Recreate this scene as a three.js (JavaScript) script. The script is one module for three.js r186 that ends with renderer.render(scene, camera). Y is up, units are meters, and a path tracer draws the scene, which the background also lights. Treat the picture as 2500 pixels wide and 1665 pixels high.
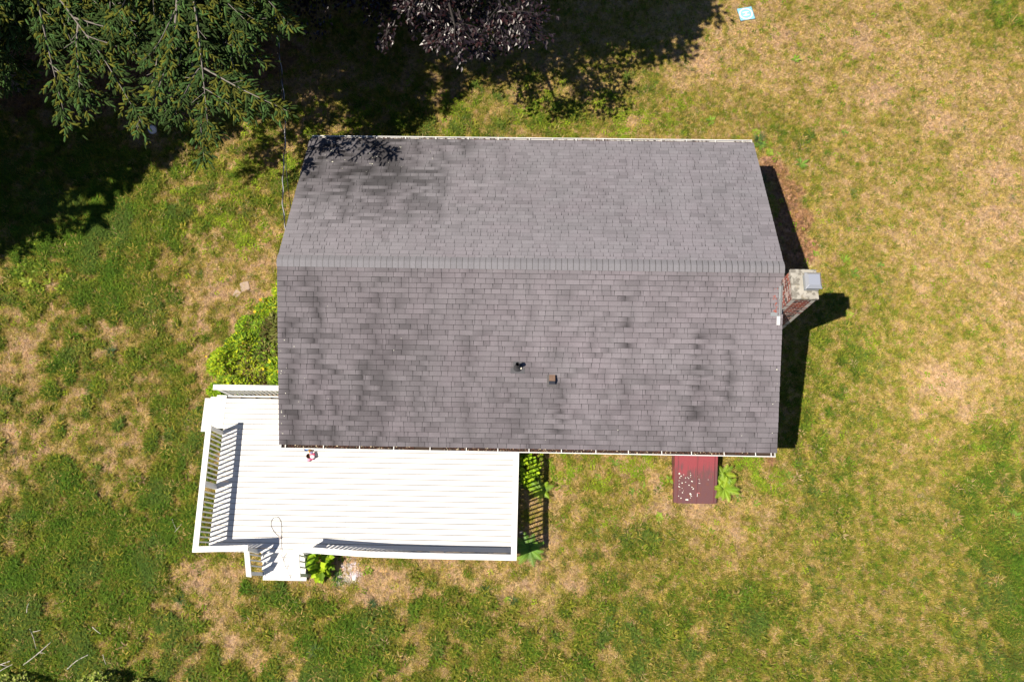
import * as THREE from 'three';
import { mergeGeometries } from 'three/addons/utils/BufferGeometryUtils.js';

// ------------------------------------------------------------------ view, sky, sun, exposure
const scene = new THREE.Scene();
const camera = new THREE.PerspectiveCamera(48.04, 2500 / 1665, 0.1, 900);
camera.position.set(0, 21.4, 0);
camera.up.set(-0.01487, 0.27185, -0.96222);
camera.lookAt(-0.016404, 21.4 - 0.962268, -0.271609);
const SUN = new THREE.Vector3(-0.5676, 1, 0.236).normalize();

function makeSky() {
  const w = 256, h = 128, d = new Float32Array(w * h * 4);
  for (let j = 0; j < h; j++) for (let i = 0; i < w; i++) {
    const el = ((j + 0.5) / h - 0.5) * Math.PI, t = Math.max(0, Math.sin(el)), k = Math.pow(1 - t, 3);
    const o = (j * w + i) * 4;
    let r = 0.15 + 0.5 * k, g = 0.27 + 0.55 * k, b = 0.58 + 0.5 * k;
    if (el < 0) { r = 0.14; g = 0.13; b = 0.09; }
    d[o] = r * 0.32; d[o + 1] = g * 0.32; d[o + 2] = b * 0.32; d[o + 3] = 1;
  }
  const t = new THREE.DataTexture(d, w, h, THREE.RGBAFormat, THREE.FloatType);
  t.mapping = THREE.EquirectangularReflectionMapping; t.magFilter = t.minFilter = THREE.LinearFilter; t.needsUpdate = true;
  return t;
}
const skyTex = makeSky();
scene.background = skyTex; scene.environment = skyTex;

const sun = new THREE.DirectionalLight(0xfff4e2, 4.9);
sun.position.copy(SUN).multiplyScalar(60); sun.castShadow = true;
sun.shadow.mapSize.set(4096, 4096);
Object.assign(sun.shadow.camera, { left: -32, right: 32, top: 32, bottom: -32, near: 1, far: 140 });
sun.target.position.set(0, 0, -7); sun.position.add(sun.target.position);
scene.add(sun, sun.target);

const renderer = new THREE.WebGLRenderer({ antialias: true });
renderer.toneMapping = THREE.LinearToneMapping;
renderer.toneMappingExposure = 1.55;
renderer.shadowMap.enabled = true;

// ------------------------------------------------------------------ helpers

function rng(seed) { let s = seed >>> 0; return () => { s = (s + 0x6D2B79F5) | 0; let t = Math.imul(s ^ (s >>> 15), 1 | s); t = (t + Math.imul(t ^ (t >>> 7), 61 | t)) ^ t; return ((t ^ (t >>> 14)) >>> 0) / 4294967296; }; }
const R = rng(77);
const rr = (a, b, f = R) => a + (b - a) * f();
const clamp = (v, a = 0, b = 1) => Math.min(b, Math.max(a, v));
const sstep = (a, b, v) => { const t = clamp((v - a) / (b - a)); return t * t * (3 - 2 * t); };
const lerp = (a, b, t) => a + (b - a) * t;
const mix3 = (a, b, t) => [lerp(a[0], b[0], t), lerp(a[1], b[1], t), lerp(a[2], b[2], t)];
const scl3 = (a, k) => [a[0] * k, a[1] * k, a[2] * k];
function hash2(i, j) { let h = Math.imul(i, 374761393) + Math.imul(j, 668265263); h = Math.imul(h ^ (h >>> 13), 1274126177); return ((h ^ (h >>> 16)) >>> 0) / 4294967296; }
function vn(x, y) {
  const i = Math.floor(x), j = Math.floor(y); let a = x - i, b = y - j; a = a * a * (3 - 2 * a); b = b * b * (3 - 2 * b);
  const p = hash2(i, j), q = hash2(i + 1, j), r = hash2(i, j + 1), s = hash2(i + 1, j + 1);
  return p + (q - p) * a + (r - p) * b + (p - q - r + s) * a * b;
}
function fbm(x, y, o = 4) { let v = 0, a = 0.5, t = 0; for (let k = 0; k < o; k++) { v += a * vn(x, y); t += a; a *= 0.5; x = x * 2.03 + 17.7; y = y * 2.03 + 9.1; } return v / t; }

const names = {};
function numbered(n) { const k = names[n] = (names[n] ?? -1) + 1; return k ? n + '_' + String(k).padStart(3, '0') : n; }
function tag(o, label, category, group, kind) {
  if (label) o.userData.label = label;
  if (category) o.userData.category = category;
  if (group) o.userData.group = group;
  if (kind) o.userData.kind = kind;
  return o;
}
function thing(name, label, category, group, pos = [0, 0, 0], turn = 0) {
  const g = new THREE.Group(); g.name = numbered(name); g.position.set(...pos); g.rotation.y = turn; scene.add(g);
  return tag(g, label, category, group);
}
function mesh(name, geo, mat, parent) {
  const m = new THREE.Mesh(geo, mat); m.name = parent && parent !== scene ? name : numbered(name);
  m.castShadow = m.receiveShadow = true; (parent || scene).add(m); return m;
}
function group(name, parent) { const g = new THREE.Group(); g.name = name; parent.add(g); return g; }

const STD = (o) => new THREE.MeshStandardMaterial({ roughness: 0.8, metalness: 0, ...o });
const rgb = (r, g, b) => new THREE.Color().setRGB(r, g, b);
const LEAFMAT = (r, g, b, rough = 0.75, tr = 0.35) => new THREE.MeshPhysicalMaterial({ color: rgb(r, g, b), roughness: rough, transmission: tr, thickness: 0, side: THREE.DoubleSide });

// a box with its own vertex colour, at a centre, turned by an Euler, non-indexed
const _m = new THREE.Matrix4(), _q = new THREE.Quaternion(), _e = new THREE.Euler(), _v = new THREE.Vector3(), _s = new THREE.Vector3();
function box(w, h, d, x, y, z, rx = 0, ry = 0, rz = 0) {
  const g = new THREE.BoxGeometry(w, h, d); _m.compose(_v.set(x, y, z), _q.setFromEuler(_e.set(rx, ry, rz)), _s.set(1, 1, 1)); g.applyMatrix4(_m); return g;
}
// a bar with square section between two points
function bar(p, q, w, h) {
  const a = new THREE.Vector3(...p), b = new THREE.Vector3(...q), L = a.distanceTo(b);
  const g = new THREE.BoxGeometry(w, h ?? w, L), m = new THREE.Matrix4();
  const up = Math.abs(b.y - a.y) > 0.95 * L ? new THREE.Vector3(0, 0, 1) : new THREE.Vector3(0, 1, 0);
  m.lookAt(a, b, up); m.setPosition(a.add(b).multiplyScalar(0.5)); g.applyMatrix4(m); return g;
}
function tube(pts, r, seg = 24, rad = 6) { return new THREE.TubeGeometry(new THREE.CatmullRomCurve3(pts.map((p) => new THREE.Vector3(...p))), seg, r, rad, false); }
function taperTube(pts, r0, r1, seg = 10, rad = 6) {
  const c = new THREE.CatmullRomCurve3(pts.map((p) => new THREE.Vector3(...p))), g = new THREE.TubeGeometry(c, seg, 1, rad, false), P = g.attributes.position, ctr = new THREE.Vector3();
  for (let i = 0; i <= seg; i++) { c.getPointAt(i / seg, ctr); const r = lerp(r0, r1, i / seg); for (let j = 0; j <= rad; j++) { const k = i * (rad + 1) + j; P.setXYZ(k, ctr.x + (P.getX(k) - ctr.x) * r, ctr.y + (P.getY(k) - ctr.y) * r, ctr.z + (P.getZ(k) - ctr.z) * r); } }
  g.computeVertexNormals(); return g;
}
const merge = (list) => mergeGeometries(list.map((g) => { const n = g.index ? g.toNonIndexed() : g; for (const k of Object.keys(n.attributes)) if (!['position', 'normal', 'uv', 'color'].includes(k)) n.deleteAttribute(k); return n; }), false);
function paint(g, c) { const n = g.attributes.position.count, a = new Float32Array(n * 3); for (let i = 0; i < n; i++) a.set(c, i * 3); g.setAttribute('color', new THREE.BufferAttribute(a, 3)); return g; }
function uvMetres(g, ax = 'x', ay = 'z') { const P = g.attributes.position, f = { x: (i) => P.getX(i), y: (i) => P.getY(i), z: (i) => P.getZ(i) }, a = new Float32Array(P.count * 2); for (let i = 0; i < P.count; i++) { a[i * 2] = f[ax](i); a[i * 2 + 1] = f[ay](i); } g.setAttribute('uv', new THREE.BufferAttribute(a, 2)); return g; }
// raw triangles with colours
class Tri {
  constructor() { this.p = []; this.c = []; }
  quad(a, b, c, d, col) { this.p.push(...a, ...b, ...c, ...a, ...c, ...d); for (let i = 0; i < 6; i++) this.c.push(...col); }
  tri(a, b, c, col) { this.p.push(...a, ...b, ...c); for (let i = 0; i < 3; i++) this.c.push(...col); }
  build(colors = true) { const g = new THREE.BufferGeometry(); g.setAttribute('position', new THREE.Float32BufferAttribute(this.p, 3)); if (colors) g.setAttribute('color', new THREE.Float32BufferAttribute(this.c, 3)); g.computeVertexNormals(); return g; }
}
const enc = (v) => { v = clamp(v); return Math.round(255 * (v <= 0.0031308 ? 12.92 * v : 1.055 * Math.pow(v, 1 / 2.4) - 0.055)); };
function colorTex(w, h, fn, repeat) {
  const d = new Uint8Array(w * h * 4);
  for (let j = 0; j < h; j++) for (let i = 0; i < w; i++) { const c = fn(i / w, j / h, i, j), o = (j * w + i) * 4; d[o] = enc(c[0]); d[o + 1] = enc(c[1]); d[o + 2] = enc(c[2]); d[o + 3] = 255; }
  const t = new THREE.DataTexture(d, w, h, THREE.RGBAFormat, THREE.UnsignedByteType); t.colorSpace = THREE.SRGBColorSpace; t.magFilter = THREE.LinearFilter; t.minFilter = THREE.LinearMipmapLinearFilter; t.generateMipmaps = true;
  t.wrapS = t.wrapT = THREE.RepeatWrapping; if (repeat) t.repeat.set(...repeat); t.needsUpdate = true; return t;
}
// instanced copies: list of [matrix, colour]
function copies(name, geo, mat, list, parent, kind = 'stuff') {
  const im = new THREE.InstancedMesh(geo, mat, list.length), c = new THREE.Color();
  list.forEach(([m, col], i) => { im.setMatrixAt(i, m); im.setColorAt(i, c.setRGB(...col)); });
  im.name = parent && parent !== scene ? name : numbered(name); im.castShadow = im.receiveShadow = true; (parent || scene).add(im); if (kind) im.userData.kind = kind; return im;
}
const xf = (x, y, z, rx, ry, rz, sx, sy = sx, sz = sx) => new THREE.Matrix4().compose(new THREE.Vector3(x, y, z), new THREE.Quaternion().setFromEuler(new THREE.Euler(rx, ry, rz, 'YXZ')), new THREE.Vector3(sx, sy, sz));
// a matrix whose z axis points along a direction
const _z = new THREE.Vector3(), _x = new THREE.Vector3(), _y = new THREE.Vector3(), _up = new THREE.Vector3();
function along(x, y, z, dx, dy, dz, sx, sy, sz, spin = 0) {
  _z.set(dx, dy, dz).normalize(); _up.set(0, 1, 0); if (Math.abs(_z.y) > 0.97) _up.set(1, 0, 0);
  _x.crossVectors(_up, _z).normalize(); _y.crossVectors(_z, _x);
  if (spin) { _x.applyAxisAngle(_z, spin); _y.applyAxisAngle(_z, spin); }
  const m = new THREE.Matrix4().makeBasis(_x, _y, _z); m.scale(_s.set(sx, sy, sz)); m.setPosition(x, y, z); return m;
}

// fine grain that multiplies a colour (value near 1)
const grainTex = colorTex(256, 256, (u, v, i, j) => { const n = 0.72 + 0.28 * hash2(i, j) + 0.16 * (vn(i / 6, j / 6) - 0.5); return [n, n, n]; }, [2.2, 2.2]);

// measured plan (metres): the house and the deck
const XW = -6.044, XE = 6.225, ZN = -11.09, ZS = -2.586, ZR = -6.838, HE = 2.527, HR = 4.107;
const HD = 0.63, HC = 1.53;
const LAWN_GRID = [
  '222222222444444444443333333455555',
  '222222222444444444443333333455555',
  '222222222344444444443333333455555',
  '222222222344444444443333333444444',
  '333333333334444444453333333333333',
  '444444344445555555555554443333333',
  '555555444445555555555444444333333',
  '666666654444544444444345434333333',
  '666667864432222222222234433222222',
  '555556763322222222222245543333333',
  '555555664322222222222256544333333',
  '444444555422222222222256543333333',
  '555555546432222223333366543444444',
  '444444456532222234444566545666666',
  '555555656642222234443466556777777',
  '666666777752222235554456567777777',
  '777777777545445455556655557777777',
  '777777777656766666666666657777777',
  '777777776767776666666666667777777',
  '777777776767776666666666667777777',
  '777777776767776666666666677777777'
];
const BARE = [[-11.93,-5.89,0.36],[-12.49,-6.36,0.34],[-13.56,-6.88,0.22],[-12.81,-4.35,0.21],[-12.45,-5.39,0.24],[-11.89,-2.41,0.25],[-11.61,-2.27,0.18],[-11.07,-2.33,0.18],[-11.58,-2.61,0.16],[-9.35,-2.0,0.21],[-8.96,0.51,0.38],[-8.69,1.0,0.29],[-9.17,1.35,0.22],[-7.4,2.43,0.39],[-7.74,2.74,0.26],[-8.29,2.25,0.19],[-8.51,2.63,0.15],[-4.06,0.91,0.46],[-3.41,0.82,0.44],[-4.64,0.53,0.29],[-2.96,1.05,0.28],[-3.76,0.49,0.29],[-14.36,-3.18,0.35],[-13.76,-3.07,0.26],[-13.48,-2.84,0.21],[-14.32,-2.37,0.35],[-13.72,-2.38,0.3],[-14.36,-1.69,0.25],[-14.72,-6.2,0.36],[-14.06,-6.59,0.29],[-14.82,-5.82,0.31],[-14.37,-5.33,0.31],[-14.83,-4.92,0.26],[-13.15,-7.72,0.17],[-9.15,-7.3,0.27],[-9.45,-7.0,0.27],[-9.51,-6.28,0.22],[-9.56,-5.62,0.17],[-9.44,-3.96,0.21],[-9.41,-5.05,0.17],[-8.84,-7.82,0.22],[11.44,-5.16,0.53],[12.11,-4.93,0.39],[11.08,-4.09,0.27],[12.34,-4.11,0.3],[14.52,-11.67,0.37],[12.99,-13.36,0.43],[11.19,-14.37,0.52],[13.94,-10.29,0.37],[8.62,-8.62,0.32],[7.12,-11.58,0.38],[4.75,-1.22,0.38],[3.86,-1.37,0.27],[3.55,-2.02,0.27],[0.63,-0.44,0.31],[1.4,0.6,0.37],[0.31,0.73,0.28],[5.83,-0.75,0.29],[6.68,1.78,0.17],[2.87,2.9,0.17],[7.59,0.59,0.15],[7.51,0.9,0.15],[10.63,-3.16,0.16],[13.52,-2.2,0.18],[5.68,-15.52,0.4],[8.12,-16.47,0.35],[10.75,-16.34,0.4],[3.38,-13.25,0.31],[4.52,-12.83,0.26],[-12.91,-3.58,0.12],[-14.13,-3.79,0.19],[-10.88,-2.62,0.16],[-10.24,-2.57,0.16],[-9.39,0.6,0.13],[2.25,2.32,0.23],[4.61,1.77,0.17],[4.9,2.36,0.17]];
const LUSH = [[-13.45,-5.25,0.31],[-13.08,-5.35,0.36],[-13.15,-6.99,0.27],[-12.98,-4.62,0.36],[-13.52,-4.34,0.28],[-11.95,-3.47,0.3],[-12.53,-2.06,0.41],[-12.92,-2.3,0.23],[-10.24,-1.53,0.43],[-10.35,0.46,0.4],[-11.62,0.43,0.4],[-10.1,0.87,0.33],[-7.57,1.0,0.44],[-7.11,0.99,0.26],[-13.43,0.7,0.4],[-13.69,0.94,0.33],[-8.21,2.85,0.36],[-7.54,3.06,0.43],[-6.21,1.39,0.33],[-4.62,1.87,0.37],[-4.17,2.16,0.45],[-4.21,2.96,0.4],[3.17,-0.6,0.38],[3.61,-0.39,0.24],[6.03,1.23,0.37],[6.23,1.54,0.28],[12.8,-6.4,0.2],[12.36,-5.78,0.19],[13.06,-5.79,0.15],[11.19,-5.01,0.19],[9.62,-5.47,0.35],[8.25,-12.87,0.46],[8.59,-12.59,0.33],[15.36,-16.98,0.53],[13.63,-16.96,0.27],[12.02,-1.71,0.38],[13.03,-0.33,0.5],[12.97,1.22,0.43],[11.29,1.25,0.32],[13.3,-3.53,0.34],[12.55,-2.41,0.27],[-15.17,-8.55,0.37],[-14.6,-8.82,0.3],[-13.52,-9.11,0.43],[-12.93,-9.39,0.38],[-12.8,-0.41,0.45],[-13.7,-0.94,0.3],[-9.39,-1.02,0.29],[-9.55,-0.58,0.29],[-10.89,-0.44,0.29],[-8.12,-10.27,0.18],[-8.76,-11.38,0.2],[1.44,-13.67,0.34],[0.54,-13.22,0.34],[-3.74,-13.17,0.39],[-0.0,-14.85,0.4],[3.29,-15.03,0.26],[4.45,-10.99,0.25]];
const MULCH = [[7.5,-11.55,0.5],[7.95,-10.89,0.6],[8.05,-9.94,0.62],[8.15,-9.01,0.58],[8.15,-8.22,0.48],[7.6,-9.66,0.49],[7.65,-8.61,0.36],[6.17,-2.69,0.23],[6.85,-2.7,0.2],[4.82,-2.78,0.34],[0.27,-2.64,0.23],[-16.57,-15.76,2.71],[-13.91,-15.32,2.42],[-11.22,-15.34,2.15],[-8.96,-15.52,1.21]];
const CLOVER = [[-10.68,-11.35,0.9,1],[-9.64,-10.25,1.01,1],[-8.74,-11.24,0.77,1],[-8.04,-9.45,0.63,1],[-7.51,-11.68,0.51,1],[-8.97,-8.9,0.5,0.8],[-10.67,-9.42,0.63,0.6],[0.84,-2.43,0.68,0.5],[1.97,-2.11,0.79,0.5],[3.22,-2.47,0.57,0.6],[2.52,-1.12,0.45,0.4],[6.39,-2.52,0.52,1.4],[6.82,-2.19,0.4,1],[0.41,-13.36,1.04,0.9],[2.73,-13.39,1.03,0.6],[-2.44,-13.03,1.04,0.7],[4.55,-13.7,0.78,0.5],[-5.04,-13.15,0.78,0.5],[-8.38,-12.67,0.65,0.8],[13.3,-1.54,0.38,1.6],[13.52,-3.67,0.34,1.2],[12.55,-3.2,0.23,1],[9.68,-5.98,0.59,0.5],[-13.84,-8.84,0.75,0.8],[-13.1,-9.66,0.63,0.8],[-6.87,-13.13,0.65,0.7],[0.05,-1.96,0.41,1]];
const WEEDS = [[5.76,-13.32,0.17],[7.22,-12.48,0.19],[7.54,-12.23,0.13],[7.79,-12.15,0.1],[8.46,-11.87,0.18],[7.15,-12.91,0.13],[9.47,-8.71,0.13],[9.73,-8.27,0.14],[9.59,-8.63,0.11],[8.58,-15.58,0.16],[9.92,-12.96,0.11],[9.42,-6.97,0.13],[8.64,-8.88,0.11],[5.89,-1.65,0.1],[7.92,-2.66,0.09],[12.19,-2.29,0.09],[2.98,-1.79,0.1],[3.74,-1.13,0.12],[2.09,-2.17,0.1],[2.54,-2.57,0.11],[2.2,-2.0,0.1],[3.32,-1.97,0.09],[7.33,-2.31,0.11],[7.08,-1.98,0.1],[6.38,-1.52,0.11],[10.54,-8.52,0.11],[11.5,-8.47,0.08],[12.96,-0.78,0.18],[13.32,-1.32,0.2],[12.6,-0.56,0.13],[9.14,2.18,0.1],[-1.11,0.91,0.12],[-4.1,0.39,0.1],[-4.95,0.72,0.13],[-4.91,0.51,0.1],[-0.34,1.1,0.1],[-3.52,1.6,0.08],[-11.09,-12.42,0.1],[-10.57,-12.0,0.1]];
const FERNS = [[-15.13,-8.02,0.17],[-14.57,-8.0,0.2],[-14.87,-7.63,0.16],[-14.93,-8.95,0.16],[-15.2,-8.68,0.14],[-13.78,-7.78,0.12],[-13.83,-7.39,0.14],[-14.7,-7.38,0.14],[-15.01,-9.36,0.11],[-14.25,-7.64,0.11],[-14.39,-7.38,0.11]];
const GRASS_N = 670000;

// ------------------------------------------------------------------ the lawn
const GX0 = -20, GZ0 = -20, GW = 40, GD = 26, GN = 400, GM = 260;
const fG = new Float32Array(GN * GM), fMu = new Float32Array(GN * GM), fAsh = new Float32Array(GN * GM), fCl = new Float32Array(GN * GM);
(function buildFields() {
  const gv = (x, z) => { const fx = clamp((x - GX0) / 1.25, 0, 31.999), fz = clamp((z - GZ0) / 1.3, 0, 19.999), i = fx | 0, j = fz | 0, a = fx - i, b = fz - j, q = (jj, ii) => +LAWN_GRID[jj][ii]; return (q(j, i) * (1 - a) + q(j, i + 1) * a) * (1 - b) + (q(j + 1, i) * (1 - a) + q(j + 1, i + 1) * a) * b; };
  const spots = (list, arr, amp, sharp) => { for (const [bx, bz, br, w = 1] of list) { const e = br * 1.9, i0 = Math.max(0, Math.floor((bx - e - GX0) * 10)), i1 = Math.min(GN - 1, Math.ceil((bx + e - GX0) * 10)), j0 = Math.max(0, Math.floor((bz - e - GZ0) * 10)), j1 = Math.min(GM - 1, Math.ceil((bz + e - GZ0) * 10));
    for (let j = j0; j <= j1; j++) for (let i = i0; i <= i1; i++) { const x = GX0 + i / 10, z = GZ0 + j / 10, d = Math.hypot(x - bx, z - bz) / br * (0.35 + 1.45 * fbm(x * 2.4 + 31, z * 2.4 + 7, 4)); const k = j * GN + i; const a = amp * w * sstep(sharp, 0.55, d); if (amp < 0) arr[k] = Math.min(arr[k], arr[k] + a); else arr[k] += a; } } };
  for (let j = 0; j < GM; j++) for (let i = 0; i < GN; i++) {
    const x = GX0 + i / 10, z = GZ0 + j / 10, wx = x + 1.6 * (fbm(x * 0.7, z * 0.7, 3) - 0.5), wz = z + 1.6 * (fbm(x * 0.7 + 40, z * 0.7 + 3, 3) - 0.5);
    const q = gv(wx, wz) / 9 + 0.07 * sstep(-4, -9, x) - 0.13 * sstep(-4, -8, x) * sstep(-3.5, -1, z), amp = lerp(0.68, 0.3, sstep(-4, 6, x)), v = 0.82 * fbm(x * 4.2 + 5, z * 4.2 + 11, 4) + 0.18 * fbm(x * 0.8 + 80, z * 0.8 + 23, 3), th = lerp(0.62, 0.38, q);
    fG[j * GN + i] = lerp(q - 0.5 * amp, q + 0.42 * amp, sstep(th - 0.15, th + 0.15, v)) + 0.2 * (fbm(x * 5 + 3, z * 5, 2) - 0.5);
  }
  spots(BARE, fG, -0.36, 1.5); spots(LUSH, fG, 0.17, 1.8);
  spots(MULCH, fMu, 1, 1.15); spots([[-4.69, 0.51, 0.42, 0.5], [-4.5, 0.62, 0.22, 0.5], [6.68, 1.78, 0.13, 0.35]], fAsh, 1, 1.25); spots(CLOVER, fCl, 1, 1.2);
  // the worn green track across the left lawn
  const TR = [[-11.9, -10.6], [-11.6, -9.7], [-11.6, -8.8], [-11.5, -8.0], [-11.4, -7.3], [-11.0, -6.7], [-10.75, -6.0], [-10.4, -5.2], [-9.9, -4.4], [-9.75, -3.3], [-9.9, -2.2]];
  for (let j = 80; j < GM; j++) for (let i = 60; i < 130; i++) { const x = GX0 + i / 10, z = GZ0 + j / 10; let d = 9; for (let k = 1; k < TR.length; k++) { const [ax, az] = TR[k - 1], [bx, bz] = TR[k], t = clamp(((x - ax) * (bx - ax) + (z - az) * (bz - az)) / ((bx - ax) ** 2 + (bz - az) ** 2)); d = Math.min(d, Math.hypot(x - ax - t * (bx - ax), z - az - t * (bz - az))); } const w = sstep(0.62, 0.2, d + 0.6 * (fbm(x * 3, z * 3, 3) - 0.5)), k = j * GN + i; fG[k] = lerp(fG[k], 0.8, w * 0.8); }
  // dead grass where round pots stood, and thin dead lines where a frame lay
  const disc = (cx, cz, r) => { for (let j = 0; j < GM; j++) for (let i = 0; i < GN; i++) { const d = Math.hypot(GX0 + i / 10 - cx, GZ0 + j / 10 - cz); if (d < r) fG[j * GN + i] = 0.24; } };
  disc(-6.81, 2.85, 0.24); disc(-5.88, 3.2, 0.27);
})();
const LINES = [[-4.05, 2.51, -1.97, 2.52], [-4.17, 3.09, -2.22, 2.8], [-3.52, 2.55, -3.49, 2.98], [-2.93, 2.54, -2.93, 2.92], [-2.39, 2.51, -2.38, 2.76], [-2.04, 2.52, -2.01, 2.8]];
function lineDist(x, z) { let d = 9; if (z < 2.2 || x < -4.6 || x > -1.6) return d; for (const [a, b, c, e] of LINES) { const dx = c - a, dz = e - b, t = clamp(((x - a) * dx + (z - b) * dz) / (dx * dx + dz * dz)); d = Math.min(d, Math.hypot(x - a - t * dx, z - b - t * dz)); } return d; }
function field(f, x, z) { const fx = clamp((x - GX0) * 10, 0, GN - 1.001), fz = clamp((z - GZ0) * 10, 0, GM - 1.001), i = fx | 0, j = fz | 0, a = fx - i, b = fz - j, k = j * GN + i; return (f[k] * (1 - a) + f[k + 1] * a) * (1 - b) + (f[k + GN] * (1 - a) + f[k + GN + 1] * a) * b; }
const RAMP = [[0, [0.52, 0.355, 0.195]], [0.2, [0.5, 0.352, 0.16]], [0.38, [0.46, 0.338, 0.108]], [0.54, [0.34, 0.288, 0.048]], [0.7, [0.225, 0.25, 0.024]], [0.85, [0.145, 0.215, 0.018]], [1.05, [0.09, 0.178, 0.014]]];
function ramp(g) { if (g <= 0) return RAMP[0][1]; for (let i = 1; i < RAMP.length; i++) if (g < RAMP[i][0]) return mix3(RAMP[i - 1][1], RAMP[i][1], (g - RAMP[i - 1][0]) / (RAMP[i][0] - RAMP[i - 1][0])); return RAMP[RAMP.length - 1][1]; }
function lawnG(x, z) { let g = field(fG, x, z); const l = lineDist(x, z); if (l < 0.09) g = lerp(0.18, g, sstep(0.02, 0.09, l)); return g; }

const gTex = colorTex(2048, 1331, (u, v, i, j) => {
  const x = GX0 + u * GW, z = GZ0 + v * GD;
  const n = vn(i * 0.42, j * 0.42) - 0.5, n2 = vn(i * 0.13 + 9, j * 0.13) - 0.5;
  const lg = lawnG(x, z); let c = ramp(lg * 0.8 + n * 0.22 + n2 * 0.2);
  c = mix3(c, [0.10, 0.068, 0.036], 0.3 + 0.35 * clamp(lg));
  const mu = clamp(field(fMu, x, z)); if (mu > 0.02) c = mix3(c, mix3([0.15, 0.068, 0.04], [0.33, 0.17, 0.10], clamp(0.5 + n * 1.6)), mu * 0.9);
  const as = clamp(field(fAsh, x, z) + n * 0.5); if (as > 0.2) c = mix3(c, [0.62, 0.56, 0.54], (as - 0.2) * 1.1);
  return scl3(c, 0.82 + 0.36 * (n + 0.5));
});
gTex.wrapS = gTex.wrapT = THREE.MirroredRepeatWrapping;
{
  const g = new THREE.PlaneGeometry(600, 600, 1, 1); g.rotateX(-Math.PI / 2);
  const P = g.attributes.position, a = new Float32Array(P.count * 2);
  for (let i = 0; i < P.count; i++) { a[i * 2] = (P.getX(i) - GX0) / GW; a[i * 2 + 1] = (P.getZ(i) - GZ0) / GD; }
  g.setAttribute('uv', new THREE.BufferAttribute(a, 2));
  const m = mesh('ground', g, STD({ map: gTex, roughness: 1 }), scene); tag(m, 'patchy dry lawn ground with straw and soil showing', 'ground', null, 'structure');
}

{ // bare soil below the deck
  const s = new THREE.Shape([[-8.2, -4.1], [-5.9, -4.1], [-5.9, -2.95], [-0.25, -2.95], [-0.25, -0.1], [-8.2, -0.1]].map(([a, c]) => new THREE.Vector2(a, -c))), g = new THREE.ShapeGeometry(s); g.rotateX(-Math.PI / 2); g.translate(0, 0.004, 0);
  tag(mesh('soil', g, STD({ color: rgb(0.17, 0.135, 0.1), map: grainTex, roughness: 1 }), scene), 'bare soil below the white deck', 'soil', null, 'structure');
}
// places where no grass stands
function covered(x, z) {
  if (x > -5.92 && x < 6.1 && z > -10.85 && z < -2.85) return true;
  if (x > -8.2 && x < -0.25 && z > -4.15 && z < -0.05) return true;
  if (x > -8.5 && x < -8.2 && z > -4.1 && z < -3.3) return true;
  if (x > -6.85 && x < -5.75 && z > -0.1 && z < 0.68) return true;
  if (x > 4.12 && x < 5.29 && z > -3 && z < -1.49) return true;
  if (x > 6.15 && x < 6.75 && z > -6.55 && z < -5.82) return true;
  { const u = x - 7.118, w = z + 17.305, p = u * 0.979 - w * 0.2035, q = u * 0.2035 + w * 0.979; if (Math.abs(p) < 0.25 && Math.abs(q) < 0.24) return true; }
  return false;
}
function tuft(n, len, wid, leanA, leanB, seed) {
  const f = rng(seed), t = new Tri();
  for (let k = 0; k < n; k++) {
    const az = f() * 6.283, lean = lerp(leanA, leanB, f()), L = len * (0.6 + 0.7 * f()), w = wid * (0.7 + 0.6 * f()), ox = (f() - 0.5) * 0.06, oz = (f() - 0.5) * 0.06;
    const dx = Math.cos(az), dz = Math.sin(az), h1 = Math.cos(lean * 0.75) * L * 0.55, r1 = Math.sin(lean * 0.75) * L * 0.55, h2 = h1 + Math.cos(Math.min(1.55, lean * 1.2)) * L * 0.45, r2 = r1 + Math.sin(Math.min(1.55, lean * 1.2)) * L * 0.45, px = -dz * w / 2, pz = dx * w / 2;
    const a = [ox - px, 0, oz - pz], b = [ox + px, 0, oz + pz], c = [ox + dx * r1 + px * 0.8, h1, oz + dz * r1 + pz * 0.8], d = [ox + dx * r1 - px * 0.8, h1, oz + dz * r1 - pz * 0.8], e = [ox + dx * r2, h2, oz + dz * r2];
    t.quad(a, b, c, d, [1, 1, 1]); t.tri(d, c, e, [1, 1, 1]);
  }
  return t.build(false);
}
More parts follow.
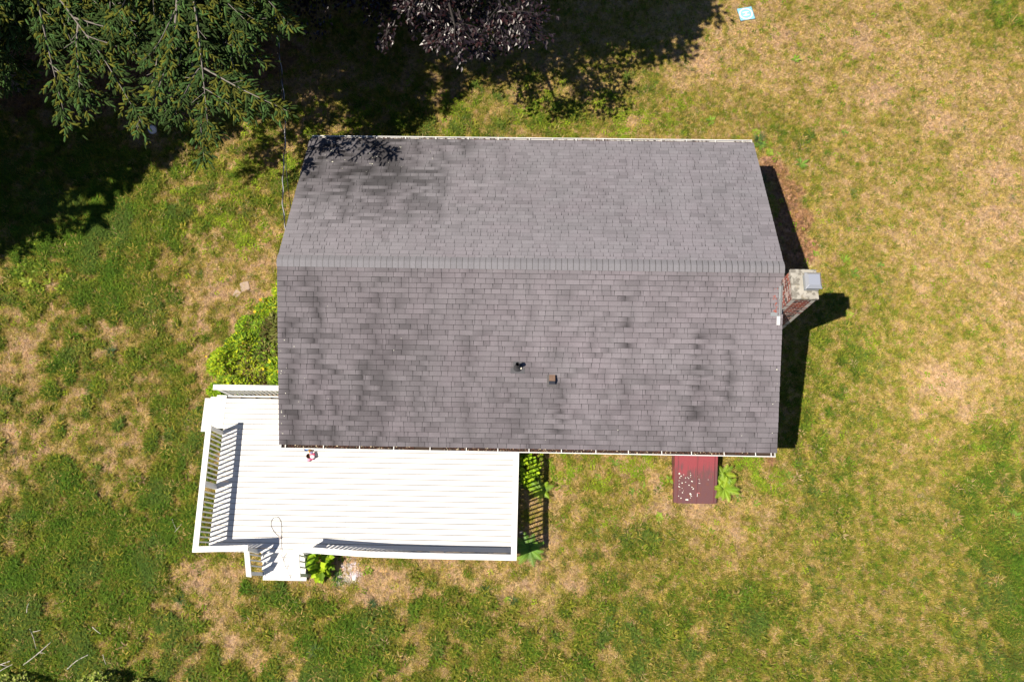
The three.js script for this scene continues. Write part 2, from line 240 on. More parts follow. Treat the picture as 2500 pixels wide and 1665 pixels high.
{
  const grass = new THREE.Group(); grass.name = 'grass'; scene.add(grass);
  tag(grass, 'short mixed green and dried grass blades covering the lawn', 'grass', null, 'stuff');
  const gm = new THREE.MeshPhysicalMaterial({ color: 0xffffff, roughness: 0.9, specularIntensity: 0.25, transmission: 0.25, thickness: 0, side: THREE.DoubleSide });
  const V = [tuft(7, 0.11, 0.017, 0.95, 1.45, 1), tuft(8, 0.105, 0.017, 0.6, 1.3, 2), tuft(10, 0.17, 0.017, 0.6, 1.35, 3), tuft(7, 0.10, 0.019, 0.8, 1.45, 4)];
  const L = [[], [], [], []], f = rng(4242);
  for (let n = 0; n < GRASS_N; n++) {
    const z = lerp(-19.5, 5.2, f()), t = (z + 19.5) / 24.7, x = lerp(lerp(-19.4, -15.2, t), lerp(18.2, 14.8, t), f());
    if (covered(x, z)) continue;
    const mu = field(fMu, x, z), g0 = lawnG(x + (f() + f() - 1) * 0.1, z + (f() + f() - 1) * 0.1), keep = f();
    if (mu > 0.3 && keep > 0.2) continue;
    if (g0 < 0.12 && keep > 0.62) continue;
    const nn = (vn(x * 7, z * 7) - 0.5) * 0.36 + (vn(x * 17 + 3, z * 17) - 0.5) * 0.4 + (f() - 0.5) * 0.4, g = g0 + nn + (f() < 0.1 ? (g0 > 0.5 ? -0.42 : 0.34) : 0);
    let c = ramp(g); const as = field(fAsh, x, z); if (as > 0.25 && f() < as) c = mix3(c, [0.75, 0.7, 0.68], 0.75);
    if (mu > 0.3) c = mix3(c, [0.30, 0.15, 0.08], 0.75);
    const k = 0.5 + 0.9 * f(); c = [c[0] * k * (0.92 + 0.16 * f()), c[1] * k, c[2] * k * (0.8 + 0.5 * f())];
    if (g > 0.75 && vn(x * 1.3 + 50, z * 1.3) > 0.62) c = mix3(c, [0.12, 0.18, 0.045], 0.4);
    const v = g0 < 0.34 ? (f() < 0.6 ? 0 : 3) : g0 > 0.78 && f() < 0.45 ? 2 : (f() < 0.6 ? 1 : 3);
    const s = (0.7 + 0.6 * f()) * (g0 < 0.2 ? 0.85 : 1 + 0.25 * clamp(g0 - 0.5, 0, 0.5));
    L[v].push([xf(x, 0.002, z, 0, f() * 6.283, 0, s, s * (g0 > 0.6 ? 1.15 : 0.95), s), c]);
  }
  // taller bunches that stand out of the turf
  const B1 = tuft(16, 0.24, 0.014, 0.35, 1.3, 8), LB = [];
  for (let n = 0; n < 90000; n++) {
    const z = lerp(-18.5, 4.4, f()), x = lerp(-18.5, 17, f()); if (covered(x, z) || field(fMu, x, z) > 0.25) continue;
    const g0 = lawnG(x, z), pr = sstep(0.5, 0.95, g0) * 0.3 * sstep(0.45, 0.62, fbm(x * 2.6 + 21, z * 2.6 + 4, 3)) + 0.006; if (f() > pr) continue;
    const k = 0.55 + 0.75 * f(), s = 0.5 + 0.6 * f(), c = f() < 0.25 ? [0.16, 0.22, 0.07] : f() < 0.5 ? [0.13, 0.225, 0.016] : [0.08, 0.165, 0.016];
    LB.push([xf(x, 0.002, z, 0, f() * 6.283, 0, s), scl3(c, k)]);
  }
  copies('grass_bunches', B1, gm, LB, grass);
  V.forEach((g, i) => copies('grass_blades', g, gm, L[i], grass));
  // low clover and broad-leaved ground cover
  const cl = new Tri(), ff = rng(9);
  for (let k = 0; k < 7; k++) { const a = k * 0.9 + ff(), r = 0.022 + 0.02 * ff(), w = 0.017, y = 0.018 + 0.035 * ff(), dx = Math.cos(a), dz = Math.sin(a), o = 0.028 * ff(); const A = [dx * o, y - 0.004, dz * o], B = [dx * (o + r * 0.6) - dz * w, y + 0.005, dz * (o + r * 0.6) + dx * w], C = [dx * (o + r * 1.25), y - 0.004, dz * (o + r * 1.25)], D = [dx * (o + r * 0.6) + dz * w, y + 0.005, dz * (o + r * 0.6) - dx * w]; cl.quad(A, B, C, D, [1, 1, 1]); }
  const cg = cl.build(false), CL = [];
  for (let n = 0; n < 260000 && CL.length < 42000; n++) {
    const z = lerp(-18, 3.6, f()), x = lerp(-17, 15, f()); if (covered(x, z)) continue;
    const d = field(fCl, x, z) * 0.5 * sstep(0.42, 0.62, fbm(x * 3.1 + 3, z * 3.1 + 60, 3)) * 1.7 + 0.012; if (f() > d) continue;
    const s = 0.6 + 0.95 * f(), k = 0.65 + 0.7 * f(); CL.push([xf(x, 0.012 + 0.03 * f(), z, 0, f() * 6.283, 0, s), scl3(mix3([0.15, 0.25, 0.018], [0.29, 0.36, 0.022], f()), k)]);
  }
  copies('ground_cover_leaves', cg, gm, CL, grass);
}

// ------------------------------------------------------------------ the house
const M = {
  white: STD({ color: rgb(0.72, 0.72, 0.71), roughness: 0.55 }),
  trim: STD({ color: rgb(0.68, 0.68, 0.66), roughness: 0.5 }),
  wall: STD({ color: rgb(0.52, 0.50, 0.45), roughness: 0.75 }),
  concrete: STD({ color: rgb(0.3, 0.29, 0.27), roughness: 0.95 }),
  dark: STD({ color: rgb(0.02, 0.02, 0.022), roughness: 0.9 }),
  shingle: STD({ vertexColors: true, map: grainTex, roughness: 0.92 }),
  mortar: STD({ color: rgb(0.55, 0.52, 0.49), map: grainTex, roughness: 0.95 }),
  brick: STD({ vertexColors: true, map: grainTex, roughness: 0.9 }),
  galv: STD({ color: rgb(0.62, 0.65, 0.7), roughness: 0.34, metalness: 0.75 }),
  lead: STD({ color: rgb(0.3, 0.32, 0.34), map: grainTex, roughness: 0.6, metalness: 0.3 }),
  rubber: STD({ color: rgb(0.035, 0.035, 0.04), roughness: 0.6 }),
  timber: STD({ color: rgb(0.14, 0.11, 0.08), roughness: 0.9 }),
};
const house = thing('house', 'single-storey house with grey asphalt shingle gable roof', 'house', null, [0, 0, 0]);
const TH = Math.atan2(HR - HE, ZS - ZR), CT = Math.cos(TH), ST = Math.sin(TH), SLOPE = Math.hypot(HR - HE, ZS - ZR);
const onS = (x, s, n) => [x, HE + s * ST + n * CT, ZS - s * CT + n * ST];
const onN = (x, s, n) => [x, HE + s * ST + n * CT, ZN + s * CT - n * ST];
{
  const x0 = -5.9, x1 = 6.08, z0 = -10.82, z1 = -2.87, yb = 0.35, yt = 2.5;
  mesh('foundation', box(x1 - x0 - 0.06, 0.4, z1 - z0 - 0.06, (x0 + x1) / 2, 0.19, (z0 + z1) / 2), M.concrete, house);
  // lapped clapboards on four walls, the gable ends up to the roof
  const side = (name, ax, c, a0, a1, sgn, gable) => {
    const L = []; for (let y = yb; y < (gable ? 3.9 : yt); y += 0.115) {
      let p = a0, q = a1; if (y > 2.42 && gable) { const half = (HR - 0.12 - y) / Math.tan(TH); p = Math.max(a0, ZR - half); q = Math.min(a1, ZR + half); if (q - p < 0.1) break; }
      const m = (p + q) / 2, l = q - p;
      L.push(ax === 'x' ? box(l, 0.12, 0.012, m, y + 0.06, c + sgn * 0.008, sgn * 0.06) : box(0.012, 0.12, l, c + sgn * 0.008, y + 0.06, m, 0, 0, -sgn * 0.06));
    }
    const w = group(name, house); tag(mesh('clapboards', merge(L), M.wall, w), null, null, null, 'stuff');
    mesh('sheathing', ax === 'x' ? box(a1 - a0, yt - yb, 0.08, (a0 + a1) / 2, (yb + yt) / 2, c - sgn * 0.045) : box(0.08, yt - yb, a1 - a0 - 0.2, c - sgn * 0.045, (yb + yt) / 2, (a0 + a1) / 2), M.wall, w);
  };
  side('wall', 'x', z1, x0, x1, 1); side('wall', 'x', z0, x0, x1, -1); side('wall', 'z', x0, z0, z1, -1, true); side('wall', 'z', x1, z0, z1, 1, true);
  // soffits and fascias
  for (const [za, zb] of [[ZN + 0.03, z0], [z1, ZS - 0.03]]) mesh('soffit', box(XE - XW - 0.1, 0.015, Math.abs(zb - za), (XW + XE) / 2, 2.4, (za + zb) / 2), M.trim, house);
  mesh('fascia', box(XE - XW - 0.06, 0.17, 0.022, (XW + XE) / 2, HE - 0.11, ZS - 0.025), M.trim, house);
  mesh('fascia', box(XE - XW - 0.06, 0.17, 0.022, (XW + XE) / 2, HE - 0.11, ZN + 0.025), M.trim, house);
}

// roof: sheathing, then each shingle
const roof = group('roof', house);
{
  const t = new Tri(), c = [0.03, 0.03, 0.032], n = -0.03, xa = XW + 0.015, xb = XE - 0.015;
  const A = onS(xa, 0, n), B = onS(xb, 0, n), C = onS(xb, SLOPE - 0.01, n), D = onS(xa, SLOPE - 0.01, n), a = onS(xa, 0, -0.001), b = onS(xb, 0, -0.001), cc = onS(xb, SLOPE, -0.001), d = onS(xa, SLOPE, -0.001);
  t.quad(a, b, cc, d, c); t.quad(D, C, B, A, c); t.quad(A, B, b, a, c);
  const E1 = onN(xa, 0, n), F = onN(xb, 0, n), G = onN(xb, SLOPE - 0.01, n), H = onN(xa, SLOPE - 0.01, n), e = onN(xa, 0, -0.001), f = onN(xb, 0, -0.001), g = onN(xb, SLOPE, -0.001), h = onN(xa, SLOPE, -0.001);
  t.quad(h, g, f, e, c); t.quad(E1, F, G, H, c); t.quad(e, f, F, E1, c);
  t.quad(A, a, d, D, c); t.quad(B, C, cc, b, c); t.quad(E1, H, h, e, c); t.quad(F, f, g, G, c);
  mesh('sheathing', t.build(false), M.dark, roof);
  for (const x of [XW + 0.012, XE - 0.012]) for (const on of [onS, onN]) { // white rake trim with a drip edge
    const p = on(x, 0, -0.075), q = on(x, SLOPE - 0.02, -0.075); mesh('rake_board', bar(p, q, 0.024, 0.13), M.trim, roof);
    mesh('drip_edge', bar(on(x + (x < 0 ? -0.012 : 0.012), 0, -0.004), on(x + (x < 0 ? -0.012 : 0.012), SLOPE - 0.02, -0.004), 0.012, 0.012), M.trim, roof);
  }
}
// weathering of the shingles: dark algae runs down the slope, rust-brown damp near the northwest eave
function roofTone(x, s, north, f) {
  const dn = SLOPE - s;                               // metres below the ridge
  let v = north ? 0.238 : 0.176, warm = 0.5 + 0.5 * (fbm(x * 0.9 + (north ? 30 : 0), s * 0.7, 3) - 0.5);
  const run = fbm(x * 7 + 7 + (north ? 90 : 0) + 0.5 * vn(s * 2, x), s * 0.3 + 3, 4), fine = fbm(x * 14 + 4, s * 1.1, 3), thin = fbm(x * 21 + 13, s * 0.55 + 2, 3);
  if (!north) {
    v *= 1 - 0.12 * sstep(1, -4, x); v *= 0.86 + 0.34 * fbm(x * 0.35 + 2, s * 0.4, 2) + 0.14 * sstep(-3, 4, x);
    const amt = 0.42 + 0.5 * sstep(-1.5, -4.5, x) + 0.22 * sstep(0.6, 3.8, dn);
    v *= 1 - amt * 0.42 * sstep(0.43, 0.6, 0.4 * run + 0.6 * thin) - 0.14 * sstep(0.45, 0.75, fine);
    for (const [sx, d0, d1, w, k] of [[2.45, 0.75, 2.2, 0.07, 0.5], [4.22, 1.6, 3.7, 0.09, 0.62], [4.05, 2.6, 3.7, 0.1, 0.4], [4.95, 1.5, 3.2, 0.09, 0.45], [0.9, 2.9, 4.2, 0.08, 0.5], [-0.35, 3.0, 3.9, 0.05, 0.3], [1.6, 1.2, 2.4, 0.07, 0.28], [-5.8, 1.3, 3.6, 0.16, 0.4], [-5.1, 0.6, 2.2, 0.12, 0.3], [2.4, 2.6, 4, 0.16, 0.25]])
      v *= 1 - Math.min(0.75, k * 1.3) * sstep(w * 0.95, w * 0.35, Math.abs(x - sx + 0.12 * (vn(s * 3 + sx, 2) - 0.5) + 0.05 * (vn(s * 11, 5) - 0.5))) * sstep(d0 - 0.25, d0 + 0.25, dn) * sstep(d1 + 0.4, d1 - 0.2, dn) * (0.25 + 1.1 * vn(x * 17, s * 5));
  } else {
    const nw = sstep(-1.2, -4.8, x) * sstep(1.2, 3.4, dn);
    v *= 1 - 0.42 * nw - 0.42 * sstep(0.45, 0.6, 0.45 * run + 0.55 * thin) * (0.25 + 0.75 * sstep(0.3, -3, x)) * sstep(0.4, 1.8, dn) - 0.07 * sstep(0.5, 0.7, fine);
    const b = sstep(0.42, 0.6, fbm(x * 2.4 + 11, s * 0.5 + 8, 3)) * sstep(-3.7, -2.9, x) * sstep(-0.4, -1.3, x) * sstep(2.2, 3.6, dn); v *= 1 - 0.42 * b;
    
  }
    const pk = (vn(x * 2.3 + 9, s * 3) - 0.35) * 0.07 * warm + (north ? 0.012 : 0.02);
  return north ? [v * (0.99 + pk), v * (0.955 - pk * 0.2), v * (1.06 + pk * 0.35)] : [v * (1.0 + pk), v * (0.935 - pk * 0.2), v * (1.03 + pk * 0.35)];
}
function shingleTris(t, on, x0, x1, s0, s1, th, col, flare) {
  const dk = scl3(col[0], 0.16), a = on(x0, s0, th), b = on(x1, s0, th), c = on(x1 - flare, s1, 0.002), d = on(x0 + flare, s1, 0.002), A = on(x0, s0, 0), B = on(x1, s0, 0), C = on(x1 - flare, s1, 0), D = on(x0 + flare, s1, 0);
  const q = (p, q2, r, w, kp, kq = kp, kr = kp, kw = kp) => { if (on === onS) { t.p.push(...p, ...q2, ...r, ...p, ...r, ...w); t.c.push(...kp, ...kq, ...kr, ...kp, ...kr, ...kw); } else { t.p.push(...w, ...r, ...q2, ...w, ...q2, ...p); t.c.push(...kw, ...kr, ...kq, ...kw, ...kq, ...kp); } };
  // row shadow put into the colour: dark band under the next course
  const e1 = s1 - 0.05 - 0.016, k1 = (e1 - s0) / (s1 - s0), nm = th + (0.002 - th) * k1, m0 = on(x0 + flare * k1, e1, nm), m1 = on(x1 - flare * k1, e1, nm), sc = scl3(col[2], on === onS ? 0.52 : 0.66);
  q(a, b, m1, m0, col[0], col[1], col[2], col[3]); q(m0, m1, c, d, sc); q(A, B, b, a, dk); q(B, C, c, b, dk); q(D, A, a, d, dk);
}
function withUv(g) { return uvMetres(g, 'x', 'z'); }
{
  const EXP = 0.1266, rows = Math.floor((SLOPE - 0.12) / EXP), f = rng(5150), rest = new Tri(), list = [];
  for (const [on, north] of [[onS, false], [onN, true]]) for (let r = 0; r <= rows; r++) {
    const s0 = -0.012 + r * EXP, s1 = Math.min(SLOPE - 0.02, s0 + EXP + 0.05); let x = XW - 0.012 + (f() * 0.1);
    let first = true;
    while (x < XE + 0.012) {
      let w = f() < 0.62 ? rr(0.15, 0.24, f) : rr(0.25, 0.36, f); if (f() < 0.1) w = rr(0.06, 0.1, f);
      const xa = first ? XW - 0.014 : x; let xb = x + w; if (XE + 0.014 - xb < 0.09) xb = XE + 0.014; first = false;
      const gap = f() < 0.72 ? 0.007 : 0.003, st = s0 + (f() - 0.5) * 0.005, th = 0.009 + 0.006 * f(), fl = f() < 0.4 ? 0.006 : 0.001;
      const kk = (0.93 + 0.14 * f()) * (f() < 0.06 ? 0.86 : 1), tn = (x, s) => scl3(roofTone(x, s, north), kk), col = [tn(xa, s0), tn(xb, s0), tn(xb, s0 + EXP), tn(xa, s0 + EXP)];
      list.push({ on, north, xa: xa + gap / 2, xb: xb - gap / 2, st, s1, th, col, fl, r });
      x = xb;
    }
  }
  // the three hundred that show largest (highest rows of the south slope) as pieces of their own
  const near = list.filter((o) => !o.north && o.xb - o.xa > 0.11).sort((p, q) => q.r - p.r).slice(0, 300); const set = new Set(near);
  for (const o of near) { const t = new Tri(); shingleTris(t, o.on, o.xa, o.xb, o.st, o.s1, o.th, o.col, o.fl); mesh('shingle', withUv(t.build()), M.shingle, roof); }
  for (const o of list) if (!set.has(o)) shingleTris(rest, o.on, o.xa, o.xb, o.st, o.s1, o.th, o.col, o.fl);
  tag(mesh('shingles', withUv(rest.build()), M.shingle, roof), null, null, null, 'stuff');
  // bent ridge caps, lapped from east to west
  const P = 0.1415; let k = 0;
  for (let x = XW - 0.012; x < XE; x += P, k++) {
    const xb = Math.min(x + P + 0.03, XE + 0.014), t = new Tri(), v = (0.21 + 0.025 * f()), col = [v * 0.98, v * 0.96, v * 1.06], n0 = 0.014, n1 = 0.03, dk = scl3(col, 0.16), W = 0.155;
    const prof = (n) => [on2(onS, W, n), on2(onS, 0.05, n + 0.002), null, on2(onN, 0.05, n + 0.002), on2(onN, W, n)];
    function on2(on, d, n) { return (xx) => on(xx, SLOPE - d, n); }
    const ridge = (n) => (xx) => [xx, HR + n - 0.004, ZR];
    const p0 = prof(n1), p1 = prof(n0); p0[2] = ridge(n1); p1[2] = ridge(n0);
    const xm = x + 0.128, lm = prof(lerp(n1, n0, (xm - x) / (xb - x))); lm[2] = ridge(lerp(n1, n0, (xm - x) / (xb - x))); const jn = scl3(col, 0.4);
    for (let i = 0; i < 4; i++) { t.quad(p0[i](x), lm[i](xm), lm[i + 1](xm), p0[i + 1](x), col); t.quad(lm[i](xm), p1[i](xb), p1[i + 1](xb), lm[i + 1](xm), jn); const lo = prof(0.004); lo[2] = ridge(0.004); t.quad(lo[i](x), p0[i](x), p0[i + 1](x), lo[i + 1](x), dk); }
    const lo = prof(0.004); t.quad(lo[0](x), lo[0](xb), p1[0](xb), p0[0](x), dk); t.quad(lo[4](xb), lo[4](x), p0[4](x), p1[4](xb), dk);
    mesh('ridge_cap', withUv(t.build()), M.shingle, roof);
  }
  // pale lichen on the shingles
  const disc = new THREE.CircleGeometry(1, 7); disc.rotateX(-Math.PI / 2); const Lc = [];
  const lich = (on, x, s, r) => { const p = on(x, s, 0.0165), m = xf(p[0], p[1], p[2], on === onS ? TH : -TH, 0, 0, r, 1, r * rr(0.6, 1, f)); Lc.push([m, scl3([0.62, 0.62, 0.52], 0.8 + 0.3 * f())]); };
  for (let i = 0; i < 34; i++) lich(onN, XW + 0.3 + 3.4 * f() * f() + 0.6 * f(), 0.12 + 1.3 * f(), rr(0.008, 0.026, f));
  for (let i = 0; i < 16; i++) lich(onS, XW + 0.05 + 0.5 * f() * f(), 0.15 + 2.6 * f(), rr(0.004, 0.017, f));
  for (let i = 0; i < 5; i++) lich(onS, XE - 0.05 - 0.1 * f(), 0.1 + 2.6 * f(), rr(0.006, 0.02, f));
  for (let i = 0; i < 14; i++) lich(onS, XW + 12 * f(), 0.2 + 3.8 * f(), rr(0.004, 0.012, f));
  copies('lichen_spots', disc, STD({ roughness: 1 }), Lc, roof);
}

// gutters with hangers and caught leaves
function gutter(z, dir, hangers, fill) {
  const g = group('gutter', house), x0 = XW + 0.035, x1 = XE - 0.02, L = x1 - x0, pts = [[0, 0.10], [0, 0], [0.075, 0], [0.118, 0.05], [0.118, 0.105], [0.104, 0.108], [0.104, 0.096], [0.112, 0.096], [0.112, 0.052], [0.072, 0.005], [0.004, 0.005], [0.004, 0.10]];
  const sh = new THREE.Shape(pts.map(([a, b]) => new THREE.Vector2(a, b))), ge = new THREE.ExtrudeGeometry(sh, { depth: L, bevelEnabled: false });
  const y0 = HE - 0.128, zb = z + dir * -0.012;
  // section (out, up) swept along x
  const m = new THREE.Matrix4().makeBasis(new THREE.Vector3(0, 0, dir), new THREE.Vector3(0, 1, 0), new THREE.Vector3(-dir, 0, 0)); m.setPosition(dir > 0 ? x1 : x0, y0, zb); ge.applyMatrix4(m);
  mesh('channel', ge, M.white, g);
  mesh('lip', box(L, 0.01, 0.02, (x0 + x1) / 2, y0 + 0.109, zb + dir * 0.112), M.white, g);
  for (const x of [x0 + 0.004, x1 - 0.004]) mesh('end_cap', box(0.008, 0.1, 0.108, x, y0 + 0.053, zb + dir * 0.056), M.white, g);
  for (const x of hangers) mesh('hanger', box(0.02, 0.006, 0.112, x, y0 + 0.1, zb + dir * 0.056), M.white, g);
  const f = rng(31 + z * 10), fl = [], q = new THREE.PlaneGeometry(1, 0.55); q.rotateX(-Math.PI / 2);
  for (let i = 0; i < fill; i++) { const x = lerp(x0 + 0.02, x1 - 0.02, f()); if (fbm(x * 1.1 + z, 2, 3) < 0.36) continue; const c = f(); fl.push([xf(x, y0 + 0.035 + 0.045 * f(), zb + dir * (0.012 + 0.085 * f()), rr(-0.4, 0.4, f), f() * 6.28, rr(-0.4, 0.4, f), rr(0.012, 0.04, f)), c < 0.07 ? [0.5, 0.42, 0.3] : c < 0.4 ? [0.11, 0.045, 0.026] : [0.036, 0.022, 0.017]]); }
  mesh('silt', box(L - 0.03, 0.03, 0.09, (x0 + x1) / 2, y0 + 0.022, zb + dir * 0.053), STD({ color: rgb(0.045, 0.03, 0.022), roughness: 1 }), g);
  copies('leaf_litter', q, STD({ roughness: 1, side: THREE.DoubleSide }), fl, g);
}
gutter(ZS, 1, [-5.9, -4.95, -4.05, -3.2, -2.3, -1.4, -0.62, 0.15, 0.95, 1.8, 2.6, 3.42, 4.15, 4.95, 5.72, 6.1], 5200);
gutter(ZN, -1, [-5.82, -4.9, -4.2, -3.4, -2.55, -1.65, -0.8, 0.05, 0.7, 1.35, 2.1, 2.85, 3.7, 4.4, 5.2, 5.95], 2600);

// plumbing vent with rubber boot, and a square roof vent
{
  const v = group('vent_pipe', house), p = onS(-0.16, 2.0, 0.012); v.position.set(p[0], p[1], p[2]); v.scale.setScalar(1.15);
  const pl = box(0.3, 0.006, 0.12, 0, 0, 0); pl.translate(0, 0, 0.07); pl.rotateX(TH); mesh('flashing', pl, STD({ color: rgb(0.06, 0.06, 0.07), roughness: 0.55, metalness: 0.1 }), v);
  const p2 = box(0.19, 0.006, 0.16, 0, 0.004, -0.05); p2.rotateX(TH); mesh('flashing', p2, STD({ color: rgb(0.06, 0.06, 0.07), roughness: 0.55, metalness: 0.1 }), v);
  const bo = new THREE.LatheGeometry([[0.1, 0], [0.085, 0.02], [0.06, 0.05], [0.05, 0.07], [0.045, 0.072]].map(([a, b]) => new THREE.Vector2(a, b)), 20); bo.translate(0, -0.01, -0.01); mesh('boot', bo, M.rubber, v);
  const pi = new THREE.LatheGeometry([[0.042, -0.04], [0.042, 0.26], [0.034, 0.26], [0.034, 0.0]].map(([a, b]) => new THREE.Vector2(a, b)), 20); pi.translate(0, 0, -0.01); mesh('pipe', pi, M.rubber, v);
  const sp = new THREE.SphereGeometry(0.022, 8, 6); sp.scale(1, 0.4, 1.2); sp.translate(0.075, 0.02, 0.02); mesh('sealant', sp, STD({ color: rgb(0.6, 0.58, 0.48) }), v);

  const b = group('roof_vent', house), c = onS(0.685, 1.7, 0.012); b.position.set(c[0], c[1], c[2]);
  const fl = box(0.24, 0.006, 0.3, 0, 0, 0.02); fl.rotateX(TH); mesh('flange', fl, STD({ color: rgb(0.07, 0.065, 0.07), roughness: 0.6 }), b);
  const rust = colorTex(64, 64, (u, w) => mix3([0.12, 0.075, 0.052], [0.2, 0.125, 0.088], fbm(u * 6, w * 6, 4)));
  const tp = box(0.145, 0.012, 0.15, 0, 0.115, -0.03); mesh('hood', tp, STD({ map: rust, roughness: 0.8 }), b);
  mesh('hood_side', merge([box(0.006, 0.12, 0.16, -0.07, 0.05, -0.03), box(0.006, 0.12, 0.16, 0.07, 0.05, -0.03), box(0.14, 0.12, 0.006, 0, 0.05, -0.105)]), STD({ color: rgb(0.13, 0.12, 0.12), roughness: 0.6, metalness: 0.3 }), b);
  const fr = box(0.145, 0.006, 0.1, 0, 0, 0); fr.rotateX(0.85); fr.translate(0, 0.075, 0.075); mesh('louvre', fr, STD({ color: rgb(0.05, 0.055, 0.075), roughness: 0.4, metalness: 0.4 }), b);
}

// brick chimney on the east gable
{
  const ch = group('chimney', house), x0 = 6.165, x1 = 6.735, z0 = -6.535, z1 = -5.84, top = 4.62, H = 0.0675, f = rng(808);
  mesh('mortar_core', withUv(box(x1 - x0 - 0.01, top - 0.01, z1 - z0 - 0.01, (x0 + x1) / 2, (top - 0.01) / 2, (z0 + z1) / 2)), M.mortar, ch);
  const pal = [[0.27, 0.07, 0.045], [0.21, 0.05, 0.04], [0.3, 0.095, 0.06], [0.15, 0.045, 0.04], [0.04, 0.028, 0.03], [0.28, 0.13, 0.10]], low = [], nC = Math.floor(top / H); let made = 0;
  for (let c = nC - 1; c >= 0; c--) {
    const y = c * H + H / 2 + 0.004, odd = c & 1;
    const face = (a0, a1, mk) => { let a = a0 + (odd ? 0 : -0.102); while (a < a1 - 0.02) { const p = Math.max(a, a0), q = Math.min(a + 0.2, a1); if (q - p > 0.03) mk(p + 0.004, q - 0.004); a += 0.208; } };
    const put = (w, d, x, z) => {
      const g = withUv(box(w - 0.004, 0.053, d - 0.004, x + (f() - 0.5) * 0.004, y, z + (f() - 0.5) * 0.004)); let k = pal[(f() * pal.length) | 0]; k = scl3(k, 0.75 + 0.5 * f()); if (f() < 0.12) k = mix3(k, [0.55, 0.5, 0.47], 0.4 + 0.3 * f());
      paint(g, k); if (made < 300) { mesh('brick', g, M.brick, ch); made++; } else low.push(g);
    };
    const T = 0.09;
    face(z0, z1, (p, q) => { put(T, q - p, x0 + T / 2, (p + q) / 2); put(T, q - p, x1 - T / 2, (p + q) / 2); });
    face(x0 + T + 0.008, x1 - T - 0.008, (p, q) => { put(q - p, T, (p + q) / 2, z0 + T / 2); put(q - p, T, (p + q) / 2, z1 - T / 2); });
  }
  tag(mesh('bricks', merge(low), M.brick, ch), null, null, null, 'stuff');
  const cr = new THREE.BoxGeometry(x1 - x0 + 0.03, 0.075, z1 - z0 + 0.03, 10, 1, 12); { const P = cr.attributes.position; for (let i = 0; i < P.count; i++) if (P.getY(i) > 0) P.setY(i, 0.03 + 0.028 * Math.max(0, 1 - Math.hypot(P.getX(i) / 0.34, P.getZ(i) / 0.4)) + 0.006 * vn(P.getX(i) * 30, P.getZ(i) * 30)); cr.computeVertexNormals(); }
  cr.translate((x0 + x1) / 2, top + 0.03, (z0 + z1) / 2);
  const crT = colorTex(192, 192, (u, v) => { const n = fbm(u * 5 + 2, v * 5, 4), m = fbm(u * 11, v * 11 + 5, 4); let c = mix3([0.3, 0.285, 0.25], [0.42, 0.4, 0.355], n); c = mix3(c, [0.13, 0.12, 0.1], sstep(0.42, 0.62, m) * 0.75); return mix3(c, [0.24, 0.2, 0.13], sstep(0.55, 0.75, fbm(u * 7 + 20, v * 7, 3)) * 0.5); }, [1.3, 1.3]);
  mesh('crown', uvMetres(cr, 'x', 'z'), STD({ map: crT, roughness: 0.95 }), ch);
  // flue cover: flange, legs, hipped hood
  const fc = group('flue_cap', ch), cx = 6.578, cz = -6.2;
  mesh('flange', box(0.33, 0.05, 0.36, cx, top + 0.105, cz), M.lead, fc);
  mesh('flue', box(0.25, 0.16, 0.27, cx, top + 0.17, cz), STD({ color: rgb(0.2, 0.19, 0.19), roughness: 0.6, metalness: 0.4 }), fc);
  const hood = new Tri(), y1 = top + 0.27, y2 = top + 0.345, a = 0.185, b = 0.195, c = 0.128, d = 0.13, w = [1, 1, 1], lx = 0.0, V = (s, t, y, p, q) => [cx + s * p, y, cz + t * q];
  const o = [V(-1, -1, y1, a, b), V(1, -1, y1, a, b), V(1, 1, y1, a, b), V(-1, 1, y1, a, b)], i2 = [V(-1, -1, y2, c, d), V(1, -1, y2, c, d), V(1, 1, y2, c, d), V(-1, 1, y2, c, d)];
  for (let k = 0; k < 4; k++) { const n = (k + 1) % 4; hood.quad(o[n], o[k], i2[k], i2[n], w); hood.quad([o[k][0], y1 - 0.02, o[k][2]], o[k], o[n], [o[n][0], y1 - 0.02, o[n][2]], w); }
  hood.quad(i2[3], i2[2], i2[1], i2[0], w); hood.quad([o[0][0], y1 - 0.02, o[0][2]], [o[1][0], y1 - 0.02, o[1][2]], [o[2][0], y1 - 0.02, o[2][2]], [o[3][0], y1 - 0.02, o[3][2]], w);
  mesh('hood', hood.build(false), new THREE.MeshStandardMaterial({ color: rgb(0.5, 0.53, 0.6), roughness: 0.42, metalness: 0.55, side: THREE.DoubleSide }), fc);
  for (let k = 0; k < 4; k++) mesh('hip_seam', bar(o[k], [i2[k][0], i2[k][1] + 0.004, i2[k][2]], 0.014, 0.008), M.galv, fc);
  // flashing against the roof, with smears of red sealant
  const fg = group('flashing', ch), stp = (za, zb, wdt) => { const sA = (ZS - za) / CT, sB = (ZS - zb) / CT; return bar(onS(x0 - wdt / 2 + 0.01, sA, 0.02), onS(x0 - wdt / 2 + 0.01, sB, 0.02), wdt, 0.006); };
  mesh('step_flashing', stp(-6.4, -6.1, 0.055), M.lead, fg); mesh('step_flashing', stp(-6.12, -5.72, 0.035), M.lead, fg);
  mesh('counter_flashing', bar(onS(x0 - 0.004, (ZS + 6.42) / CT, 0.09), onS(x0 - 0.004, (ZS + 5.78) / CT, 0.09), 0.008, 0.1), M.lead, fg);
  mesh('apron', bar(onS(6.02, (ZS + 5.8) / CT, 0.024), onS(6.02, (ZS + 5.72) / CT, 0.024), 0.17, 0.008), M.lead, fg);
  mesh('apron', bar(onS(6.13, (ZS + 5.72) / CT, 0.028), onS(6.13, (ZS + 5.52) / CT, 0.028), 0.085, 0.008), STD({ color: rgb(0.55, 0.56, 0.57), roughness: 0.5 }), fg);
